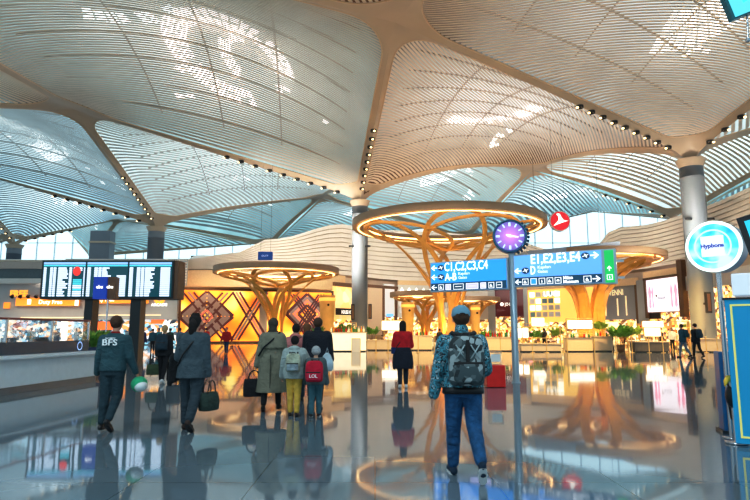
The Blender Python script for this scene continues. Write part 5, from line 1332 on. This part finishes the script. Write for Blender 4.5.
t = thing('shoulder_bag', 'small navy shoulder bag at the left hip of the woman in red', 'bag', w11.location+Vector((-.23, -.06, .98)), .2); MB().cbox((0, 0, 0), (.17, .08, .17), bev=.025).build('bag_body', cl('navy_bag', (.01, .03, .12)), t); MB().cbox((0, -.042, .03), (.15, .01, .08), bev=.004).build('flap', cl('navy_bag', 0), t)
# 12 --- man in red jacket facing the camera
person('man in an open red jacket and jeans walking towards the camera', 226, 354, 1.76, rz=PI+.1, vox=.02, pose=dict(lt=10, rt=-10, rk=12, la=-8, ra=10, lab=16, rab=16), top=cl('red_jacket', (.50, .02, .02)), bottom=cl('dark_jeans', (.02, .05, .12)), hair=HAIRB, puff=.02)
# 13, 14 --- pair at the far right
a13, J = person('person in a teal jacket and pale jeans walking left beside the right column', 684, 357.5, 1.92, rz=.5, vox=.018, pose=dict(lt=14, lk=6, rt=-14, rk=20, rf=20, la=-10, ra=14, re=40), top=cl('teal_jacket', (.03, .10, .14)), bottom=cl('pale_jeans', (.12, .20, .28)), hair=HAIRD, puff=.02)
a14, J = person('person in black with a dark backpack walking beside the right column', 697.5, 358, 1.94, rz=.3, vox=.018, pose=dict(lt=12, lk=6, rt=-12, rk=20, rf=20, la=-8, ra=12, re=30), top=cl('black_top', 0), bottom=cl('black_leg', 0), hair=HAIRB, puff=.02)
backpack(J, a14, cl('navy_pack', 0), 1.94, .34, .48, .2, None, .70, 'dark backpack worn by the right one of the far walking pair')
backpack(skel(1.92, {}), a13, cl('teal_pack', (.02, .08, .11)), 1.92, .32, .44, .18, None, .70, 'teal backpack worn by the left one of the far walking pair')
# --- crowd beyond, at the shops
crowd = [(141, 356, 'man with a dark blue jacket and olive bag in the left crowd', cl('blue_jacket', (.02, .04, .12)), cl('dark_jeans', 0), HAIRD, 0, 0.1),
    (128, 352, 'person in a pale jacket by the post of the flight board', cl('pale_jacket', (.45, .50, .50)), cl('pale_jeans', 0), HAIRL, .03, .2),
    (117, 350, 'person in a white shirt left of the flight board post', cl('white_top', 0), cl('black_leg', 0), HAIRD, 0, -.3),
    (152, 352, 'person in a teal top in the middle of the left crowd', cl('teal_jacket', 0), cl('black_leg', 0), HAIRD, 0, .4),
    (158, 350, 'person in a bright teal jacket near the shop lights on the left', cl('bright_teal', (.03, .25, .30)), cl('dark_jeans', 0), HAIRB, .03, 2.8),
    (169, 352, 'person in a dark green coat just left of the ponytailed woman', cl('dark_green', (.02, .07, .06)), cl('black_leg', 0), HAIRB, 0, -.1),
    (179, 354, 'person in a blue-grey jacket seen past the ponytailed woman', cl('blue_grey', (.12, .18, .25)), cl('black_leg', 0), HAIRD, 0, 0),
    (206, 348, 'small figure in red before the orange pattern wall', cl('red_jacket', 0), cl('black_leg', 0), HAIRB, 0, .5),
    (56, 351, 'person in a dark jacket behind the glass of the white counter', cl('blue_jacket', 0), cl('black_leg', 0), HAIRD, 0, .2),
    (30, 352, 'person in a green top behind the far end of the counter glass', cl('green_top', (.05, .16, .10)), cl('black_leg', 0), HAIRB, 0, .6),
    (75, 350, 'person in a light blue shirt behind the counter glass', cl('light_blue', (.25, .40, .55)), cl('dark_jeans', 0), HAIRD, .02, 2.2),
    (333, 349, 'attendant in grey behind the left planters', cl('grey_vest', (.12, .13, .15)), cl('black_leg', 0), HAIRB, 0, 3.3),
    (612, 350, 'person in black standing among the seats under the golden letters', cl('black_top', 0), cl('black_leg', 0), HAIRB, .02, 1.),
    (624, 349, 'person in brown among the seats under the golden letters', cl('brown_coat', (.14, .07, .03)), cl('black_leg', 0), HAIRD, 0, 2.4),
    (661, 350, 'person in a dark suit beneath the pink screen', cl('suit', (.02, .02, .025)), cl('black_leg', 0), HAIRD, 0, 3.),
    (673, 350, 'person in a white shirt and dark vest beneath the pink screen', cl('white_top', 0), cl('black_leg', 0), HAIRB, 0, 2.8),
    (545, 350, 'person in dark clothes by the gridded display wall', cl('suit', 0), cl('black_leg', 0), HAIRB, .02, .3),
    (440, 350, 'person in a dark coat beyond the man with the cap', cl('suit', 0), cl('black_leg', 0), HAIRB, 0, .1)]
random.seed(11)
for k, (px, py, lab, tp, bt, hr, hl, rz_) in enumerate(crowd):
    person(lab, px, py, 1.68+.1*random.random(), rz=rz_, vox=.024, pose=dict(lt=random.uniform(0, 14), rt=random.uniform(-14, 0), rk=12, la=random.uniform(-8, 20), ra=random.uniform(-8, 20), le=random.uniform(10, 60), re=random.uniform(10, 60)), top=tp, bottom=bt, hair=hr, hairlen=hl, puff=.02, fem=k % 2 == 0)
# ================================================================ planters, counters, tables and signs in front of the shops
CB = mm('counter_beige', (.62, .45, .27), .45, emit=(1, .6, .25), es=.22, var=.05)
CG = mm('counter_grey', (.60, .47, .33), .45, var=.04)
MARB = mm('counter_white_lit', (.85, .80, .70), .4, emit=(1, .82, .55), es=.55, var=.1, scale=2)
BRASS = mm('brass', (.75, .50, .18), .3, metal=.7, var=0)
def xat(px, Y): return P(px, 331, Y).x
def low_counter(px0, px1, Y, h, m, label, top=None):
    a, b_ = xat(px0, Y), xat(px1, Y); t = thing('low_counter', label, 'counter', ((a+b_)/2, Y, 0)); w_ = (b_-a)/2
    MB().box((-w_, 0, .08), (w_, .8, h)).build('body', m, t); MB().box((-w_+.05, .06, 0), (w_-.05, .75, .1)).build('plinth', DARK, t)
    MB().box((-w_-.06, -.08, h), (w_+.06, .88, h+.06)).build('worktop', top or CG, t); return t
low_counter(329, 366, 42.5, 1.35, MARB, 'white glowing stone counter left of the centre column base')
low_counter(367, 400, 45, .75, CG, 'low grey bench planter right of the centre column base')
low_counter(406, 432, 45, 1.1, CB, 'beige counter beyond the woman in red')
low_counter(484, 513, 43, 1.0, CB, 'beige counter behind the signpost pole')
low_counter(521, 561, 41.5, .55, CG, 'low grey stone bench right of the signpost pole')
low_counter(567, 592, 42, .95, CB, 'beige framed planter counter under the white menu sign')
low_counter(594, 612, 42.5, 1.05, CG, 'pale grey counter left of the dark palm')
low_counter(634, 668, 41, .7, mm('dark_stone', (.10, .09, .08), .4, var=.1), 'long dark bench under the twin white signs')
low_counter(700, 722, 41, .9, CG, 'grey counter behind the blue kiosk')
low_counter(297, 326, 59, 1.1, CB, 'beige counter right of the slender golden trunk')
def menu(px0, y0, px1, y1, Y, label, m=WLIT, txt=None, legs=True):
    a, b_ = P(px0, y1, Y), P(px1, y0, Y); t = thing('menu_board', label, 'sign', ((a.x+b_.x)/2, Y, 0)); w_ = (b_.x-a.x)/2
    MB().box((-w_, 0, a.z), (w_, .1, b_.z)).build('lit_panel', m, t)
    MB().box((-w_-.04, .02, a.z-.05), (w_+.04, .14, b_.z+.05)).build('frame', BRASS, t)
    if legs:
        for s in (-1, 1): MB().cyl((s*w_*.8, .08, 0), (s*w_*.8, .08, a.z), .03, n=8).build('leg', BRASS, t)
    if txt: text('lettering', txt, (b_.z-a.z)*.34, mm('menu_text', (.5, .4, .3), .5, var=0), t, (0, -.015, a.z+(b_.z-a.z)*.36), align='CENTER', sx=.8)
menu(382, 321, 402, 330, 46, 'white lit menu board left of the woman in red', txt='GARDEN')
menu(568, 320.5, 592, 328.5, 44.5, 'wide white lit menu board in front of the right golden tree', txt='cafe')
menu(516.5, 328, 528, 337.5, 43.8, 'white lit board just right of the signpost pole')
menu(643, 321.5, 663, 327, 44, 'upper white lit board under the pink screen', txt='restaurant')
menu(645, 328, 660, 336, 43.4, 'lower square white lit board under the pink screen')
menu(532, 318, 544, 326, 50, 'white lit board below the gridded display wall')
menu(604, 322, 618, 328, 52, 'cream lit board under the golden letters', m=CREAM)
menu(352, 339, 360, 354, 41.5, 'grey rounded floor sign in front of the white stone counter', m=LGREY)
# plants
def plant(px, Y, h, spread, label, m=LEAF, pot=BROWN, seed=1, ph=.5, n=60, ln=.6):
    t = thing('potted_plant', label, 'plant', (xat(px, Y), Y, 0))
    MB().lathe([(0, 0), (.22, 0), (.3, ph), (.26, ph), (.24, ph-.06), (0, ph-.06)], n=18).build('pot', pot, t)
    MB().cyl((0, 0, ph-.1), (0, 0, h-.35), .03, .02, 8).build('stem', BROWN, t)
    f_ = foliage(n, spread, .5, ln, seed, up=1.0, wd=.38).build('foliage', m, t); f_.location = (0, 0, max(ph-.05, h-.75))
plant(345, 44.2, 2.1, .9, 'leafy green plant behind the white stone counter', seed=3)
plant(357, 45.5, 1.7, .7, 'second bushy plant behind the white stone counter, right of the first', LEAFL, seed=13)
plant(620, 41.3, 1.75, 1.3, 'dark spreading palm in front of the golden lettered shop', seed=4, n=110, ln=.8)
plant(600, 44.5, 2.3, .8, 'bright green round plant right of the wide menu board', LEAFL, seed=5)
plant(372, 47, 1.9, .8, 'green plant beside the centre column base', seed=6)
plant(535, 45, 1.6, .7, 'green plant at the left of the gridded display', seed=7)
plant(556, 46, 1.8, .7, 'green plant at the right of the gridded display', LEAFL, seed=8)
plant(505, 44.6, 1.6, .7, 'green plant under the maroon panel', seed=9)
plant(636, 47, 1.9, .6, 'green plant beside the grey pilaster', LEAFL, seed=10)
plant(318, 58, 2.0, .9, 'green plant before the yellow tiled shop', seed=12)
plant(486, 46.5, 1.6, .8, 'green plant right of the man with the cap', seed=14)
# flower arrangement beside the column
t = thing('flower_stand', 'tall orange and green flower arrangement left of the centre column', 'flowers', (xat(339, 46.5), 46.5, 0))
MB().lathe([(0, 0), (.2, 0), (.12, .7), (.22, 1.1), (0, 1.1)], n=16).build('vase', MARB, t)
f_ = foliage(50, .6, .5, .7, 31, 1.2, .35).build('leaves', LEAF, t); f_.location = (0, 0, 1.1)
f_ = foliage(22, .5, .4, .5, 32, 1.4, .5).build('blooms', mm('bloom_orange', (.8, .25, .05), .6, var=.2), t); f_.location = (0, 0, 1.3)
# tables and chairs
CH = mm('chair_wood', (.30, .16, .07), .5, var=.15); SEATM = mm('seat_tan', (.45, .30, .16), .7, var=.1)
tb = thing('cafe_table', 'small round cafe table in the seating area before the shops', 'table', (0, 0, 0), 0, 'round cafe tables')
MB().lathe([(0, .72), (.42, .72), (.43, .74), (.42, .76), (0, .76)], n=24).build('table_top', MARB, tb); MB().cyl((0, 0, .03), (0, 0, .72), .035, n=10).build('leg', DARK, tb); MB().lathe([(0, 0), (.25, 0), (.25, .03), (0, .05)], n=20).build('foot', DARK, tb)
ch = thing('cafe_chair', 'dark wooden cafe chair in the seating area before the shops', 'chair', (0, 0, 0), 0, 'cafe chairs')
MB().cbox((0, 0, .45), (.44, .44, .06), bev=.02).build('seat', SEATM, ch)
for sx_ in (-1, 1):
    for sy_ in (-1, 1): MB().cyl((sx_*.18, sy_*.18, .43), (sx_*.21, sy_*.21, 0), .018, .014, 8).build('leg', CH, ch)
MB().loft([[Vector((x, -.20-.04*(1-(x/.22)**2)+o, z)) for x in (-.22, -.11, 0, .11, .22)]+[Vector((x, -.23-.04*(1-(x/.22)**2)+o, z)) for x in (.22, .11, 0, -.11, -.22)] for z, o in ((.62, 0), (.88, -.03))], smooth=False).build('backrest', CH, ch)
for s in (-1, 1): MB().cyl((s*.20, -.2, .43), (s*.20, -.23, .86), .016, n=8).build('back_post', CH, ch)
spots_ = [(372, 50), (382, 48.5), (392, 51), (412, 49), (416, 54), (486, 48), (536, 50), (548, 48), (560, 51), (576, 49), (590, 50.5), (610, 47.5), (633, 47), (640, 50), (652, 47.5), (664, 49.5), (676, 48), (704, 46), (714, 48)]
fst = True; random.seed(21)
for k, (px, Y) in enumerate(spots_):
    l = Vector((xat(px, Y), Y, 0))
    if fst: tb.location = l
    else: dup(tb, l)
    for q in range(2):
        a = random.uniform(-.5, .5)+(0 if q else PI); cl_ = l+Vector((.72*math.cos(a), .72*math.sin(a), 0)); rz_ = a+PI/2+PI*0
        rz_ = math.atan2(l.y-cl_.y, l.x-cl_.x)-PI/2
        if fst: ch.location = cl_; ch.rotation_euler = (0, 0, rz_); fst = False
        else: dup(ch, cl_, rz_)
# display shelves with goods, bottles on counters
def bottle_proto(nm, prof, m, lab, g_):
    t = thing(nm, lab, 'bottle', (0, 0, 0), 0, g_); MB().lathe(prof, n=10).build('glass_body', m, t); MB().lathe([(0, prof[-1][1]-.01), (prof[-1][0]*1.2, prof[-1][1]-.01), (prof[-1][0]*1.2, prof[-1][1]+.05), (0, prof[-1][1]+.05)], n=8).build('cap', GOLD, t); return t
pr_ = [(0, 0), (.06, 0), (.065, .2), (.02, .3), (.02, .38)]
btm = [mm('bottle_amber', (.6, .22, .03), .2, emit=(1, .4, .05), es=.25, var=0), mm('bottle_clear', (.8, .75, .6), .15, emit=(1, .85, .5), es=.3, var=0), mm('bottle_green', (.05, .25, .08), .2, var=0), mm('bottle_red', (.5, .03, .02), .25, var=0)]
names = ['amber', 'pale', 'green', 'red']
protos = [bottle_proto('bottle', pr_, btm[k], '%s glass bottle standing on a counter before the shops' % names[k], '%s bottles on the counters' % names[k]) for k in range(4)]
used = [False]*4
for (px0, px1, Y, h, n) in ((330, 365, 42.8, 1.41, 14), (407, 431, 45.3, 1.16, 8), (485, 512, 43.3, 1.06, 12), (568, 591, 42.3, 1.01, 10), (595, 611, 42.8, 1.11, 6), (291, 325, 60.3, 1.16, 10)):
    for q in range(n):
        k = random.randrange(4); l = Vector((xat(px0+(px1-px0)*(q+.5)/n, Y), Y+random.uniform(0, .3), h)); s = random.uniform(1.1, 1.7)
        if not used[k]: used[k] = True; protos[k].location = l
        else: dup(protos[k], l, 0)
for k in range(4):
    if not used[k]: protos[k].location = (xat(340+k, 42.8), 43.3, 1.41)
# gold framed shelving
def shelf(px0, px1, Y, h, label, seed):
    a, b_ = xat(px0, Y), xat(px1, Y); t = thing('display_shelf', label, 'shelf', ((a+b_)/2, Y, 0)); w_ = (b_-a)/2
    for s in (-1, 1): MB().box((s*w_-.04, 0, 0), (s*w_+.04, .4, h)).build('upright', BRASS, t)
    rnd = random.Random(seed); n = int(h/.5)
    for k in range(n+1):
        z = .15+(h-.2)*k/n; b2 = MB().box((-w_, 0, z), (w_, .4, z+.04)).build('shelf_board', GOLDL if k % 2 else BRASS, t)
        if k < n:
            x = -w_+.08
            while x < w_-.2:
                g_ = rnd.uniform(.12, .3); hh = rnd.uniform(.15, .36)
                MB().box((x, .06, z+.04), (x+g_, .3, z+.04+hh)).build('goods_box', rnd.choice([btm[0], btm[1], btm[3], LEAFL, WHITE, CREAM, BROWN, PK, GOLDL]), b2); x += g_+rnd.uniform(.03, .25)
shelf(384, 396, 56, 2.4, 'brass shelf of mixed goods right of the centre column', 1)
shelf(500, 512, 54, 2.3, 'brass shelf of mixed goods under the maroon panel', 2)
shelf(524, 540, 54, 2.2, 'brass shelf of mixed goods under the gridded display wall', 3)
shelf(605, 628, 56, 2.3, 'brass shelf of mixed goods under the golden letters', 4)
shelf(672, 690, 54, 2.4, 'brass shelf of mixed goods beside the right column', 5)
shelf(455, 472, 58, 2.2, 'brass shelf of mixed goods under the white letters', 6)
shelf(342, 356, 56, 2.3, 'brass shelf of mixed goods under the black sign', 7)
shelf(640, 652, 55, 2.2, 'brass shelf of mixed goods below the grey pilaster', 8)
# thin brass posts with a rail along the seating edge
po = thing('barrier_post', 'thin brass barrier post along the front edge of the seating area', 'post', (0, 0, 0), 0, 'brass barrier posts')
MB().cyl((0, 0, .02), (0, 0, 1.05), .03, n=10).build('post', BRASS, po); MB().lathe([(0, 0), (.16, 0), (.14, .03), (0, .04)], n=16).build('foot', BRASS, po); MB().ell((0, 0, 1.08), (.045, .045, .045), 10, 6).build('finial', BRASS, po)
for k, px in enumerate((376, 388, 404, 418, 434, 486, 500, 532, 546, 563, 615, 631, 648, 662, 676, 705, 716)):
    l = Vector((xat(px, 40.3), 40.3, 0))
    if k == 0: po.location = l
    else: dup(po, l)
# slim gold portal frame round the menu planter, and a slim one at the left
def portal(px0, px1, y0, Y, label):
    a, b_ = xat(px0, Y), xat(px1, Y); z = zat(y0, Y); t = thing('portal_frame', label, 'frame', ((a+b_)/2, Y, 0)); w_ = (b_-a)/2
    for s in (-1, 1): MB().cyl((s*w_, 0, 0), (s*w_, 0, z), .04, n=8).build('post', BRASS, t)
    MB().cyl((-w_, 0, z), (w_, 0, z), .04, n=8).build('top_bar', BRASS, t); MB().cyl((-w_, 0, z*.55), (w_, 0, z*.55), .025, n=8).build('mid_bar', BRASS, t)
portal(566.5, 593.5, 319, 41.7, 'slim golden portal frame around the wide menu board')
portal(522, 560, 327, 42.3, 'slim golden rail frame over the low grey bench')
# dark upright display cases on the centre columns
def case(px, y0, y1, Y, label):
    a = P(px, y1, Y); t = thing('wall_speaker', label, 'speaker', (a.x, Y, a.z)); h = P(px, y0, Y).z-a.z
    MB().cbox((0, 0, h/2), (.42, .3, h), bev=.04).build('case', DARK, t); MB().box((-.12, -.17, .15), (.12, -.15, h-.15)).build('grille', BROWN, t); MB().box((-.08, .1, h*.4), (.08, .55, h*.5)).build('bracket', DARK, t)
case(352.8, 304, 320, 65, 'black upright speaker on the left side of the centre column'); case(370, 304, 319, 65.3, 'black upright speaker on the right side of the centre column'); case(709, 292, 313, 46.3, 'black upright speaker on the right side of the tall right column')
